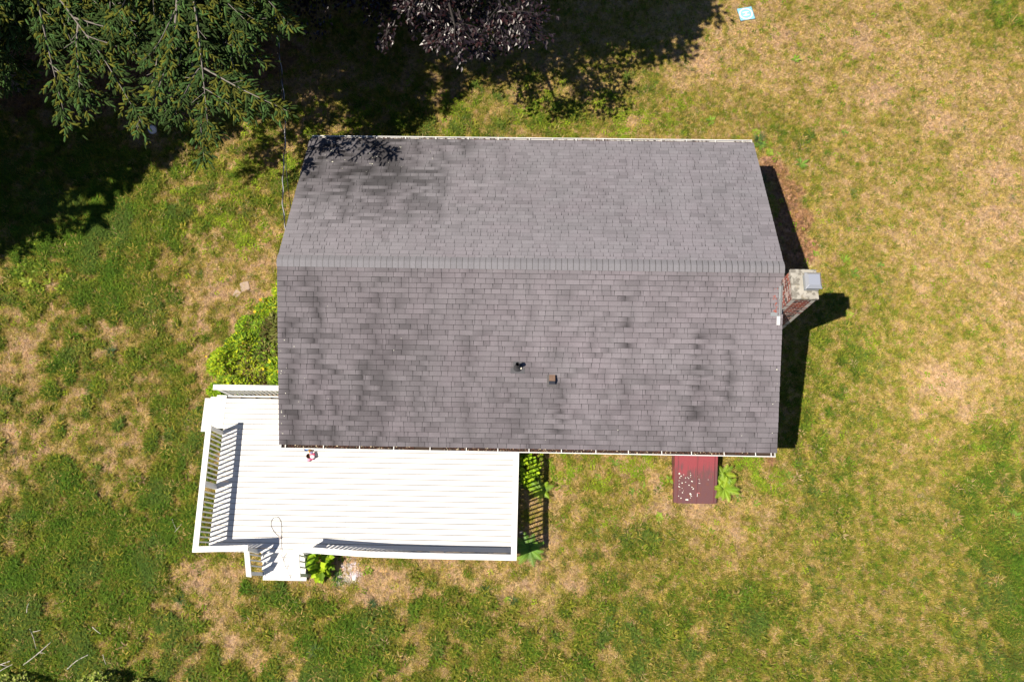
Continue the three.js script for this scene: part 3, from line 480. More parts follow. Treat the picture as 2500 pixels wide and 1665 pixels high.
  const L = []; const ds = new THREE.CircleGeometry(1, 9); ds.rotateX(-Math.PI / 2);
  for (const [cx2, cz2, n, r] of [[6.05, -6.3, 2, 0.012], [6.02, -6.14, 6, 0.015], [6.05, -5.98, 4, 0.012], [6.05, -5.86, 5, 0.016]]) for (let k = 0; k < n; k++) { const p = onS(cx2 + (f() - 0.5) * 0.08, (ZS - cz2 - (f() - 0.5) * 0.1) / CT, 0.0185 + 0.0008 * k); L.push([xf(p[0], p[1], p[2], TH, f() * 0.2, 0, r * (0.6 + f()), 1, r * (0.6 + f())), [0.3, 0.075, 0.05]]); }
  copies('sealant_smears', ds, STD({ roughness: 0.7 }), L, fg);
}

// ------------------------------------------------------------------ the deck
const deck = thing('deck', 'white painted wooden deck with railings and steps beside the house', 'deck', null, [0, 0, 0]);
{
  const f = rng(66), tone = [0.62, 0.65, 0.67, 0.64].map((v, i) => STD({ color: rgb(v, v * (0.997 - 0.004 * i), v * 0.985), roughness: 0.55 }));
  const rnd = () => tone[(f() * 4) | 0];
  const bm = (w, d, x, y, z, parent = deck, name = 'board', t = 0.03) => mesh(name, box(w, t, d, x, y - t / 2 + (f() - 0.5) * 0.003, z), rnd(), parent);
  const PIT = 0.1428, g0 = -3.521;                       // gap lines between boards
  for (let k = -4; k <= 24; k++) {
    const za = g0 + k * PIT, zb = za + PIT, d = PIT - 0.009, z = (za + zb) / 2; if (z > 0.03 || z < -4.2) continue;
    const zl = Math.min(zb - 0.0065, 0.012), za2 = Math.max(za + 0.0065, -4.185), dd = zl - za2, zz = (zl + za2) / 2; if (dd < 0.03) continue;
    const xl = z < -3.24 ? -8.252 : -8.25, xr = z < -2.9 ? -5.93 : -0.125;
    if (xr < -5) { bm(xr - xl - 0.004, dd, (xl + xr) / 2, HD, zz); continue; }
    const j = k % 2 ? -4.68 : -3.58;
    bm(j - xl - 0.003, dd, (xl + j) / 2, HD, zz); bm(xr - j - 0.003, dd, (xr + j) / 2 + 0.0015, HD, zz);
  }
  // two boards across the head of the west steps
  for (const [a, b] of [[-8.53, -8.396], [-8.388, -8.258]]) bm(b - a, 0.93, (a + b) / 2, HD, -3.71);
  // rim and joists, posts below
  for (const [p, q] of [[[-8.23, 0.5, -0.02], [-0.15, 0.5, -0.02]], [[-8.23, 0.5, -3.22], [-8.23, 0.5, -0.02]], [[-0.15, 0.5, -2.86], [-0.15, 0.5, -0.02]], [[-8.5, 0.5, -4.16], [-5.95, 0.5, -4.16]], [[-8.5, 0.5, -4.16], [-8.5, 0.5, -3.26]]]) mesh('rim_joist', bar(p, q, 0.036, 0.19), M.trim, deck);
  for (let x = -7.9; x < -0.3; x += 0.42) mesh('joist', bar([x, 0.5, x < -6 ? -4.14 : -2.86], [x, 0.5, -0.05], 0.036, 0.18), M.timber, deck);
  for (const [x, z] of [[-8.15, -0.15], [-5.5, -0.15], [-2.9, -0.15], [-0.25, -0.15], [-8.15, -3.1], [-8.15, -4.05], [-0.25, -2.6]]) mesh('support_post', box(0.12, 0.42, 0.12, x, 0.2, z), M.timber, deck);

  // a railing between two lines: base on the boards, top along the cap
  const grey = STD({ color: rgb(0.6, 0.6, 0.575), roughness: 0.6 });
  function railing(base, capLine, posts, opt = {}) {
    const r = group('railing', deck), n = capLine.length, cum = [0]; for (let i = 1; i < n; i++) cum.push(cum[i - 1] + Math.hypot(capLine[i][0] - capLine[i - 1][0], capLine[i][2] - capLine[i - 1][2]));
    const top = (t) => { const s = t * cum[n - 1]; let i = 1; while (i < n - 1 && cum[i] < s) i++; const k = clamp((s - cum[i - 1]) / (cum[i] - cum[i - 1])); return capLine[i].map((v, j) => lerp(capLine[i - 1][j], v, k)); };
    const bot = (t) => base[0].map((v, j) => lerp(v, base[1][j], t));
    const ext = opt.ext ?? [0, 0];
    for (let i = 1; i < n; i++) {
      const a = [...capLine[i - 1]], b = [...capLine[i]], L = Math.hypot(b[0] - a[0], b[1] - a[1], b[2] - a[2]), u = b.map((v, j) => (v - a[j]) / L);
      if (i === 1) for (let j = 0; j < 3; j++) a[j] -= u[j] * ext[0]; if (i === n - 1) for (let j = 0; j < 3; j++) b[j] += u[j] * ext[1];
      const dz = (opt.lift ?? 0); mesh('cap', bar([a[0], a[1] - 0.016 + dz, a[2]], [b[0], b[1] - 0.016 + dz, b[2]], opt.capW ?? 0.142, 0.032), M.white, r);
    }
    const lowY = opt.low ?? 0.07;
    mesh('top_rail', bar([top(0)[0], top(0)[1] - 0.07, top(0)[2]], [top(1)[0], top(1)[1] - 0.07, top(1)[2]], 0.036, 0.075), M.trim, r);
    if (lowY > 0) mesh('bottom_rail', bar([bot(0)[0], bot(0)[1] + lowY, bot(0)[2]], [bot(1)[0], bot(1)[1] + lowY, bot(1)[2]], 0.036, 0.05), M.trim, r);
    for (const t of posts) { const p = bot(t), q = top(t); mesh('post', bar([p[0], p[1] - (opt.postDrop ?? 0.1), p[2]], [q[0], q[1] - 0.034, q[2]], 0.092), M.trim, r); }
    const len = Math.hypot(base[1][0] - base[0][0], base[1][2] - base[0][2]), nb = Math.round(len / 0.1245);
    for (let i = 0; i < nb; i++) { const t = (i + 0.5) / nb; if (posts.some((k) => Math.abs(k - t) * len < 0.07)) continue; const p = bot(t), q = top(t); mesh('baluster', bar([p[0], p[1] + (opt.balLow ?? -0.08), p[2]], [q[0], q[1] - 0.034, q[2]], 0.034), M.trim, r); }
    return r;
  }
  const wB = [[-8.272, HD, -3.16], [-8.262, HD, -0.03]];
  railing(wB, [[-8.282, HC, -3.19], [-8.224, HC, -0.03]], [0.015, 0.485, 0.985], { low: 0, ext: [0.02, 0.07] });
  railing([[-8.24, HD, 0.0], [-6.93, HD, 0.0]], [[-8.224, HC, -0.03], [-6.97, HC, -0.088]], [0.97], { low: 0, ext: [-0.075, 0.07] });
  railing([[-5.66, HD, 0.0], [-0.2, HD, 0.0]], [[-5.7, HC, -0.092], [-4.9, HC, -0.045], [-3.85, HC, 0.004], [-2.4, HC, 0.018], [-0.19, HC, 0.018]], [0.01, 0.5, 0.99], { low: 0.07, ext: [0.04, -0.07], balLow: 0.05 });
  railing([[-0.17, HD, -2.84], [-0.17, HD, -0.03]], [[-0.168, HC, -2.84], [-0.19, HC, 0.018]], [0.02, 0.5, 0.98], { low: 0, ext: [0, 0.071] });
  railing([[-8.2, HD, -4.215], [-5.97, HD, -4.215]], [[-8.28, HC, -4.207], [-5.95, HC, -4.207]], [0.03, 0.97], { low: 0, ext: [0.015, 0] });

  // front steps with leaning handrails
  const st = group('front_steps', deck), xs = [-6.88, -5.715];
  [[0.47, 0.251], [0.31, 0.482], [0.16, 0.72]].forEach(([h, n]) => { for (const k of [0, 1]) mesh('tread', box(xs[1] - xs[0], 0.03, 0.128, (xs[0] + xs[1]) / 2, h - 0.015, n - 0.066 - k * 0.135), rnd(), st); });
  [[0.55, -0.003, 0.63], [0.39, 0.226, 0.47], [0.235, 0.456, 0.31], [0.07, 0.69, 0.16]].forEach(([h, z, t]) => mesh('riser', box(xs[1] - xs[0] - 0.04, 0.125, 0.018, (xs[0] + xs[1]) / 2, t - 0.095, z), M.trim, st));
  const strS = new THREE.Shape([[0, 0.0], [0, 0.59], [0.2, 0.43], [0.44, 0.27], [0.68, 0.125], [0.68, 0]].map(([a, b]) => new THREE.Vector2(a, b)));
  for (const x of [-6.86, -5.77]) { const g = new THREE.ExtrudeGeometry(strS, { depth: 0.036, bevelEnabled: false }); g.rotateY(-Math.PI / 2); g.translate(x + 0.036, 0.005, 0.0); mesh('stringer', g, M.trim, st); }
  railing([[-6.9, 0.55, 0.04], [-6.905, 0.2, 0.585]], [[-6.93, 1.5, -0.02], [-6.99, 0.985, 0.555]], [0.97], { low: 0, capW: 0.135, ext: [0.0, 0.075], postDrop: 0.2, balLow: -0.1 });
  railing([[-5.69, 0.55, 0.04], [-5.68, 0.2, 0.6]], [[-5.672, 1.5, -0.02], [-5.72, 0.985, 0.575]], [0.97], { low: 0, capW: 0.135, ext: [0.0, 0.075], postDrop: 0.2, balLow: -0.1 });

  // west steps
  const ws = group('side_steps', deck);
  [[0.42, -8.79], [0.21, -9.035]].forEach(([h, n]) => { for (const k of [0, 1]) mesh('tread', box(0.128, 0.03, 0.95, n + 0.065 + k * 0.136, h - 0.015, -3.69), rnd(), ws); });
  [[-8.51, 0.63], [-8.765, 0.42], [-9.01, 0.21]].forEach(([x, t]) => mesh('riser', box(0.018, 0.175, 0.93, x, t - 0.12, -3.69), M.trim, ws));
  for (const z of [-4.13, -3.27]) mesh('stringer', merge([box(0.27, 0.18, 0.036, -8.89, 0.095, z), box(0.26, 0.36, 0.036, -8.64, 0.19, z)]), M.trim, ws);
}

// ------------------------------------------------------------------ cellar bulkhead
{
  const X0 = 4.13, X1 = 5.28, ZB = -2.85, ZF = -1.505, HB = 0.6, HF = 0.13, bk = thing('cellar_bulkhead', 'faded red metal cellar bulkhead doors with white lichen spots', 'cellar door', null, [0, 0, 0]);
  const red = (seed, worn) => colorTex(128, 256, (u, v) => {
    const st = fbm(u * 26 + seed, v * 3.2 + seed, 4), bl = fbm(u * 4 + seed * 3, v * 5, 4); const w = sstep(0.36, 0.62, bl * 0.55 + st * 0.45 + worn * (v - 0.36));
    let c = mix3([0.25, 0.045, 0.055], [0.125, 0.052, 0.055], w); c = mix3(c, [0.16, 0.055, 0.035], 0.5 * sstep(0.55, 0.75, fbm(u * 9, v * 14 + seed, 3)) * w);
    return scl3(c, 0.86 + 0.28 * hash2((u * 128) | 0, (v * 256) | 0));
  });
  const mat = (s, w) => STD({ map: red(s, w), roughness: 0.5 });
  const L = Math.hypot(ZF - ZB, HB - HF), ang = Math.atan2(HB - HF, ZF - ZB), P = (x, s, n) => [x, HB - s / L * (HB - HF) + n * Math.cos(ang), ZB + s / L * (ZF - ZB) + n * Math.sin(ang)];
  const panel = (name, xa, xb, sa, sb, n0, n1, m) => {
    const g = new THREE.BoxGeometry(xb - xa, n1 - n0, sb - sa), q = new THREE.Matrix4().makeRotationX(ang), c = P((xa + xb) / 2, (sa + sb) / 2, (n0 + n1) / 2), U = g.attributes.uv, Q = g.attributes.position;
    for (let i = 0; i < U.count; i++) U.setXY(i, Q.getX(i) / (xb - xa) + 0.5, Q.getZ(i) / (sb - sa) + 0.5);
    g.applyMatrix4(q); g.translate(...c); return mesh(name, g, m, bk);
  };
  // side cheeks: solid wedges
  for (const [x, s] of [[X0, 1], [X1 - 0.012, 2]]) { const sh = new THREE.Shape([[ZB, 0], [ZF, 0], [ZF, HF - 0.006], [ZB, HB - 0.006]].map(([a, b]) => new THREE.Vector2(-a, b))), g = new THREE.ExtrudeGeometry(sh, { depth: 0.012, bevelEnabled: false }); g.rotateY(Math.PI / 2); g.translate(x, 0, 0); { const U = g.attributes.uv; for (let i = 0; i < U.count; i++) U.setXY(i, U.getX(i) * 0.7, U.getY(i)); } mesh('cheek', g, mat(s * 5 + 0.3, -0.7), bk); }
  mesh('sill', box(X1 - X0, HF - 0.01, 0.02, (X0 + X1) / 2, HF / 2, ZF - 0.01), mat(3.3, 0.2), bk);
  panel('frame', X0 - 0.004, 4.225, 0, L, -0.012, 0.006, mat(8.2, 0.5)); panel('frame', 5.188, X1 + 0.004, 0, L, -0.012, 0.006, mat(9.7, 0.5));
  const dl = panel('door', 4.205, 4.716, 0.05, L + 0.012, 0.009, 0.024, mat(1.1, 0.95)), dr = panel('door', 4.74, 5.2, 0.05, L + 0.012, 0.009, 0.024, mat(4.4, 0.7));
  panel('meeting_strip', 4.708, 4.738, 0.05, L + 0.02, 0.026, 0.042, mat(6.1, 0.2)); panel('edge_fold', 4.203, 4.213, 0.05, L, 0.025, 0.036, mat(2.1, 0.1)); panel('edge_fold', 5.189, 5.199, 0.05, L, 0.025, 0.036, mat(7.1, 0.1));
  const h1 = mesh('handle', bar(P(4.745, 1.14, 0.045), P(4.815, 1.135, 0.045), 0.018, 0.012), STD({ color: rgb(0.5, 0.16, 0.17), roughness: 0.5 }), bk); mesh('latch', bar(P(4.752, 1.15, 0.04), P(4.752, 1.24, 0.036), 0.016, 0.01), STD({ color: rgb(0.7, 0.7, 0.68), roughness: 0.4, metalness: 0.3 }), bk);
  const f = rng(12), ds = new THREE.CircleGeometry(1, 8); ds.rotateX(-Math.PI / 2); const Q = [];
  // pale crusts of lichen where the photograph has them: across, down the slope, radius
  for (const [u, v, r] of [[0.07, 0.42, .026], [0.16, 0.47, .022], [0.1, 0.5, .02], [0.31, 0.44, .014], [0.41, 0.5, .016], [0.52, 0.49, .01], [0.58, 0.51, .014], [0.68, 0.45, .016], [0.68, 0.41, .01], [0.68, 0.48, .01], [0.74, 0.56, .02], [0.78, 0.57, .014], [0.42, 0.58, .016], [0.23, 0.6, .018], [0.6, 0.64, .018], [0.06, 0.67, .018], [0.1, 0.68, .014], [0.77, 0.68, .016], [0.83, 0.71, .02], [0.24, 0.7, .01], [0.31, 0.75, .01], [0.27, 0.78, .018], [0.71, 0.81, .03], [0.76, 0.85, .014], [0.7, 0.86, .012], [0.06, 0.85, .016], [0.2, 0.89, .016], [0.49, 0.92, .03], [0.54, 0.92, .022], [0.71, 0.89, .01], [0.06, 0.56, .014], [0.08, 0.62, .012], [0.12, 0.73, .01], [1.14, 0.52, .01], [1.17, 0.55, .01], [1.15, 0.6, .012], [1.2, 0.6, .01], [1.05, 0.47, .008], [1.64, 0.53, .012]])
    for (let k = 0; k < 3; k++) { const p = P(4.22 + u * 0.5 + (f() - 0.5) * r * 0.9, 0.02 + v * L + (f() - 0.5) * r * 0.9, 0.0255 + 0.0006 * k), rk = r * (0.5 + 0.35 * f()); Q.push([xf(p[0], p[1], p[2], ang, f() * 0.3, 0, rk, 1, rk * (0.7 + 0.4 * f())), scl3([0.74, 0.74, 0.66], 0.85 + 0.2 * f())]); }
  copies('lichen_spots', ds, STD({ roughness: 1 }), Q, bk);
}

// ------------------------------------------------------------------ trees
// one needle shoot: a fuzzy finger, length along z
const shootGeo = (() => {
  const t = new Tri(), n = 5, w = [1, 1, 1], ring = (z, r) => Array.from({ length: n }, (_, k) => [Math.cos(k * 6.283 / n) * r, Math.sin(k * 6.283 / n) * r, z]);
  const rs = [ring(0, 0.10), ring(0.4, 0.17), ring(0.8, 0.15)], tip = [0, 0, 1.05];
  for (let i = 0; i < 2; i++) for (let k = 0; k < n; k++) { const m = (k + 1) % n; t.quad(rs[i][k], rs[i][m], rs[i + 1][m], rs[i + 1][k], w); }
  for (let k = 0; k < n; k++) t.tri(rs[2][k], rs[2][(k + 1) % n], tip, w);
  return t.build(false);
})();
const needleMat = new THREE.MeshPhysicalMaterial({ color: 0xffffff, roughness: 0.8, specularIntensity: 0.3 });
const barkMat = STD({ map: colorTex(64, 64, (u, v) => scl3(mix3([0.06, 0.048, 0.04], [0.13, 0.11, 0.095], fbm(u * 8, v * 4, 4)), 0.9)), roughness: 0.95 });
const deadMat = STD({ color: rgb(0.2, 0.18, 0.16), roughness: 0.95 });

function spruce(label, x, z, H, y0, R0, Rm, seed, opt = {}) {
  const t = thing('spruce_tree', label, 'tree', 'tall spruces at the back of the yard', [x, 0, z]), f = rng(seed);
  mesh('trunk', taperTube([[0, -0.1, 0], [0.1, H * 0.4, 0.05], [0, H, 0]], 0.3, 0.03, 12, 9), barkMat, t);
  const wood = [], sh = [], dens = opt.dens ?? 1, size = opt.size ?? 1.02, hm = opt.mid ?? 9.5;
  const GREEN = [0.043, 0.09, 0.022], OLIVE = [0.088, 0.095, 0.012], DEEP = [0.026, 0.048, 0.010];
  const shoot = (px, py, pz, dx, dy, dz, l, age) => { const r = f(), col = r < 0.3 ? GREEN : age < 0.45 ? OLIVE : DEEP; sh.push([along(px, py, pz, dx, dy, dz, l * 0.95, l * 0.75, l), scl3(col, 0.55 + 0.85 * f())]); };
  const twig = (p, bx, bz, bl, dp, rich) => { // a hanging branchlet with shoots on both sides
    const age = f(), cv = rr(-0.7, 0.7, f);
    for (let u = 0.05; u < bl; u += 0.07 / Math.sqrt(rich)) {
      const e = u / bl, ca = Math.cos(cv * e), sa = Math.sin(cv * e), ex = bx * ca - bz * sa, ez = bx * sa + bz * ca, qx = p[0] + ex * u, qy = p[1] - dp * u * e - 0.01, qz = p[2] + ez * u;
      for (const s2 of [-1, 1]) { if (f() < 0.15) continue; const a2 = s2 * rr(0.25, 1.0, f), c2 = Math.cos(a2), n2 = Math.sin(a2); shoot(qx, qy, qz, ex * c2 - ez * n2, -0.3 * dp + rr(-0.35, 0.12, f), ex * n2 + ez * c2, (p[1] > 8.8 ? 2.4 : 1) * size * rr(0.08, 0.19, f) * (0.8 + 0.35 * (1 - e)), age); }
    }
    shoot(p[0] + bx * bl, p[1] - dp * bl, p[2] + bz * bl, bx, -dp * 0.7, bz, size * 0.16, 1);
  };
  const limb = (base, az, L, droop, rich, depth, bk = 1) => {
    const dx = Math.cos(az), dz = Math.sin(az), bend = (f() - 0.5) * 0.9 * bk, wob = f() * 6.28, wa = 0.05 * L * f();
    const pt = (s) => { const b = bend * L * 0.25 * s * s + wa * Math.sin(s * 5 + wob); return [base[0] + dx * L * s - dz * b, base[1] + L * (0.06 * s - droop * Math.pow(s, 1.5) + 0.13 * droop * Math.pow(s, 5)), base[2] + dz * L * s + dx * b]; };
    wood.push(taperTube([0, 0.25, 0.5, 0.75, 1].map(pt), 0.012 + L * 0.007, 0.005, 8, 5));
    const step = 0.165 / rich;
    for (let s = depth ? 0.08 : 0.14; s < 1.0; s += step * rr(0.6, 1.4, f) / L) {
      const p = pt(s), q = pt(Math.min(1, s + 0.03)), ux = q[0] - p[0], uz = q[2] - p[2], un = Math.hypot(ux, uz) || 1, fx = ux / un, fz = uz / un;
      if (!depth && L > 2.2 && s > 0.2 && s < 0.85 && f() < 0.2) { limb(p, Math.atan2(fz, fx) + (f() < 0.5 ? -1 : 1) * rr(0.5, 1.0, f), L * (1 - s) * rr(0.35, 0.75, f) + 0.35, droop * rr(0.9, 1.7, f), rich, 1); continue; }
      for (const sd of [-1, 1]) {
        if (f() < 0.14) { if (f() < 0.35) { const l = rr(0.15, 0.4, f), a = sd * rr(0.6, 1.2, f), c = Math.cos(a), n = Math.sin(a); wood.push(bar(p, [p[0] + (fx * c - fz * n) * l, p[1] - 0.06 * f(), p[2] + (fx * n + fz * c) * l], 0.009)); } continue; }
        const bl = (0.2 + 0.3 * (1 - s) * Math.min(L, 5) * 0.4 + 0.12 * f()) * rr(0.55, 1.3, f), a = sd * rr(0.35, 1.15, f), c = Math.cos(a), n = Math.sin(a); twig([p[0], p[1] + rr(-0.03, 0.03, f), p[2]], fx * c - fz * n, fx * n + fz * c, bl, rr(0.15, 0.95, f), rich);
      }
      if (f() < 0.7) shoot(p[0], p[1] + 0.03, p[2], fx + rr(-0.6, 0.6, f), 0.12, fz + rr(-0.6, 0.6, f), size * rr(0.1, 0.17, f), f());
    }
    twig(pt(0.97), dx, dz, 0.2, 0.3, rich);
  };
  for (let hy = y0; hy < H - 0.4; hy += hy < 8.5 ? 0.42 : 0.8) {
    const n = 5 + ((f() * 2) | 0), o = f() * 6.28, Rh = hy < hm ? lerp(R0, Rm, Math.pow((hy - y0) / (hm - y0), 1.4)) : Rm * Math.pow(1 - (hy - hm) / (H - hm), 0.7), far = hy > 8.5;
    for (let k = 0; k < n; k++) { const az = o + k * 6.283 / n + (f() - 0.5) * 0.7, L = Math.max(0.5, Rh * rr(0.7, 1.1, f)), south = Math.sin(az) > -0.2; limb([0, hy + 0.2 * f(), 0], az, L, rr(0.16, 0.42, f), dens * (far ? 0.55 : south ? 1 : 0.5), far ? 1 : 0); }
  }
  // long lower boughs: where the tip hangs and how high the bough leaves the trunk
  for (const [tx, ty, tz, hy] of opt.boughs ?? []) { const dx = tx - x, dz = tz - z, L = Math.hypot(dx, dz); limb([0, hy, 0], Math.atan2(dz, dx), L, (hy - ty + 0.06 * L) / (L * 0.87), dens * 1.1, 0, 0.35); }
  for (const [bx, by, bz, az, L, dr] of opt.side ?? []) limb([bx - x, by, bz - z], az, L, dr, dens * 1.2, 1, 0.3);
  mesh('branches', merge(wood), deadMat, t);
  copies('needle_shoots', shootGeo, needleMat, sh, t);
  return t;
}
spruce('tall spruce whose long boughs hang nearest the roof corner', -9.2, -15.7, 26, 4.4, 2.9, 5.6, 101, { mid: 13, side: [[-7.5, 6.2, -10.7, 0.47, 2.3, 0.07]], boughs: [[-7.0, 5.6, -9.6, 7.4], [-7.75, 4.7, -9.3, 6.8], [-6.7, 5.2, -10.5, 6.6], [-6.7, 5.8, -11.7, 7.2], [-7.2, 5.2, -10.9, 7.0], [-6.9, 5.9, -11.6, 7.3]] });
spruce('spruce with two long drooping boughs over the shaded lawn', -12.6, -15.9, 24, 4.4, 3.4, 5, 102, { mid: 12, boughs: [[-11.3, 4.9, -9.95, 7.1], [-9.75, 4.9, -9.95, 7.0], [-10.4, 5.3, -11.5, 6.9], [-12.4, 5.2, -12.3, 6.6], [-9.3, 5.6, -11.9, 6.8], [-11.3, 5.5, -11.7, 7.2], [-10.9, 5.6, -12.2, 6.6], [-11.9, 5.6, -12.1, 7.0]] });
spruce('spruce at the far top left corner of the photo', -16.4, -14.4, 22, 3.4, 3.3, 4.0, 103, { dens: 0.8, size: 1.3, boughs: [[-13.2, 4.8, -12.9, 6.4], [-13.0, 5.2, -13.7, 6.5], [-13.7, 5.0, -12.4, 6.2], [-12.9, 5.6, -12.8, 6.9]] });
spruce('spruce beyond the left edge that shades the ferns', -20.4, -9.5, 16, 1.6, 3.0, 3.1, 104, { dens: 0.6, size: 1.7, mid: 10 });
spruce('spruce beyond the left edge behind the nearer one', -21.2, -13.4, 19, 1.8, 3.2, 3.6, 105, { dens: 0.5, size: 1.9 });

spruce('added unseen spruce blocking sky light, above the top edge at left', -14.2, -20.8, 22, 2.5, 4.2, 4.4, 106, { dens: 0.4, size: 2.2 });  // this spruce and the next are unseen, added to cut sky light from the north
spruce('added unseen spruce blocking sky light, above the top edge behind the purple tree', -4.6, -21.5, 22, 2.5, 4.4, 4.6, 107, { dens: 0.4, size: 2.2 });

// a leaf: a shallow folded blade, length along z
function leafGeo(w, fold) { const t = new Tri(), c = [1, 1, 1]; t.tri([0, 0, 0], [w, fold, 0.45], [0, 0, 1], c); t.tri([0, 0, 0], [0, 0, 1], [-w, fold, 0.45], c); return t.build(false); }
const leafA = leafGeo(0.32, 0.1), leafB = leafGeo(0.2, 0.08), leafC = leafGeo(0.42, 0.12);

{ // purple-leaved tree behind the house
  const x = -2.9, z = -17.0, t = thing('purple_tree', 'dark purple-leaved tree behind the back gutter', 'tree', null, [x, 0, z]), f = rng(222), wood = [], lv = [];
  mesh('trunk', taperTube([[0, -0.1, 0], [0.1, 2, 0.1], [0, 5, 0], [0.2, 9, -0.2]], 0.3, 0.08, 12, 9), STD({ color: rgb(0.03, 0.026, 0.025), roughness: 0.95 }), t);
  const mat = new THREE.MeshPhysicalMaterial({ color: 0xffffff, roughness: 0.36, transmission: 0.12, thickness: 0, side: THREE.DoubleSide, specularIntensity: 1 });
  let hiTree = false; const spray = (p, d, L, n) => { // a leafy branch end
    wood.push(taperTube([p, [p[0] + d[0] * L * 0.5, p[1] + d[1] * L * 0.5 + 0.05, p[2] + d[2] * L * 0.5], [p[0] + d[0] * L, p[1] + d[1] * L - 0.05, p[2] + d[2] * L]], 0.018, 0.005, 5, 5));
    for (let i = 0; i < n; i++) { const s = 0.1 + 0.95 * f(), wd = 0.42 * L * (1.1 - Math.abs(s - 0.55)), a = f() * 6.283, r = wd * Math.sqrt(f()), px = p[0] + d[0] * L * s + Math.cos(a) * r, pz = p[2] + d[2] * L * s + Math.sin(a) * r, py = p[1] + d[1] * L * s + (f() - 0.5) * 0.22 * L;
      const aa = Math.atan2(d[2], d[0]) + rr(-1.3, 1.3, f), k = 0.6 + 0.8 * f(), l = rr(0.09, 0.16, f) * (hiTree ? 1.7 : 1); lv.push([along(px, py, pz, Math.cos(aa), rr(-0.75, 0.1, f), Math.sin(aa), l, l, l, rr(-0.5, 0.5, f)), scl3(f() < 0.2 ? [0.03, 0.009, 0.010] : [0.015, 0.008, 0.012], k)]); }
  };
  const limbTo = (tip, n, L) => { const tx = tip[0] - x, tz = tip[2] - z, h0 = tip[1] * 0.6; wood.push(taperTube([[0, h0, 0], [tx * 0.4, h0 + (tip[1] - h0) * 0.75, tz * 0.4], [tx, tip[1], tz]], 0.09, 0.02, 8, 6)); const u = Math.hypot(tx, tz) || 1;
    for (let k = 0; k < n; k++) { const a = Math.atan2(tz, tx) + (k - (n - 1) / 2) * 0.75 + rr(-0.2, 0.2, f); spray([tx - tx / u * 0.2 * k * f(), tip[1] + rr(-0.15, 0.2, f), tz - tz / u * 0.3 * f()], [Math.cos(a), rr(-0.25, 0.1, f), Math.sin(a)], L * rr(0.75, 1.15, f), Math.round((hiTree ? 120 : 60) * L)); } };
  for (let i = 0; i < 190; i++) { const a = f() * 6.283, hy = rr(4.2, 11, f), R0 = 3.7 * Math.sqrt(Math.max(0.05, 1 - Math.pow((hy - 6.5) / 5, 2))), r = R0 * rr(0.55, 1, f), tz = z + Math.sin(a) * r; const px = x + Math.cos(a) * r; if (tz > -15.2 && hy < 8.5) continue; hiTree = hy > 8; limbTo([px, hy, tz], 3, 1.3); hiTree = false; }
  for (let i = 0; i < 70; i++) { const a = f() * 6.283, r = rr(0.8, 4.2, f), tz = z + Math.sin(a) * r; if (tz > -14.6) continue; limbTo([x + Math.cos(a) * r, rr(3.2, 6.5, f), tz], 3, 1.1); }
  for (const [px, py, pz, n, L] of [[-0.75, 5, -12.7, 4, 0.95], [-0.15, 5, -12.5, 4, 0.85], [-1.85, 4.9, -12.35, 4, 0.9], [-1.5, 4.4, -12.3, 3, 0.7], [-2.75, 5, -13.2, 4, 0.85], [-3.9, 3.6, -13.2, 2, 0.6], [-1.2, 5.2, -13.6, 3, 0.9], [-2.2, 5.4, -13.7, 3, 0.9], [-0.2, 5.3, -13.5, 3, 0.9], [-3.2, 5.2, -14, 3, 0.9], [0.3, 5.4, -14.2, 3, 0.9], [-0.5, 4.3, -13.1, 3, 0.8], [-2.3, 4.2, -12.9, 3, 0.7]]) limbTo([px, py, pz - 0.45], n, L * 0.9);
  mesh('branches', merge(wood), STD({ color: rgb(0.03, 0.026, 0.025), roughness: 0.95 }), t);
  copies('leaves', leafA, mat, lv, t);
}

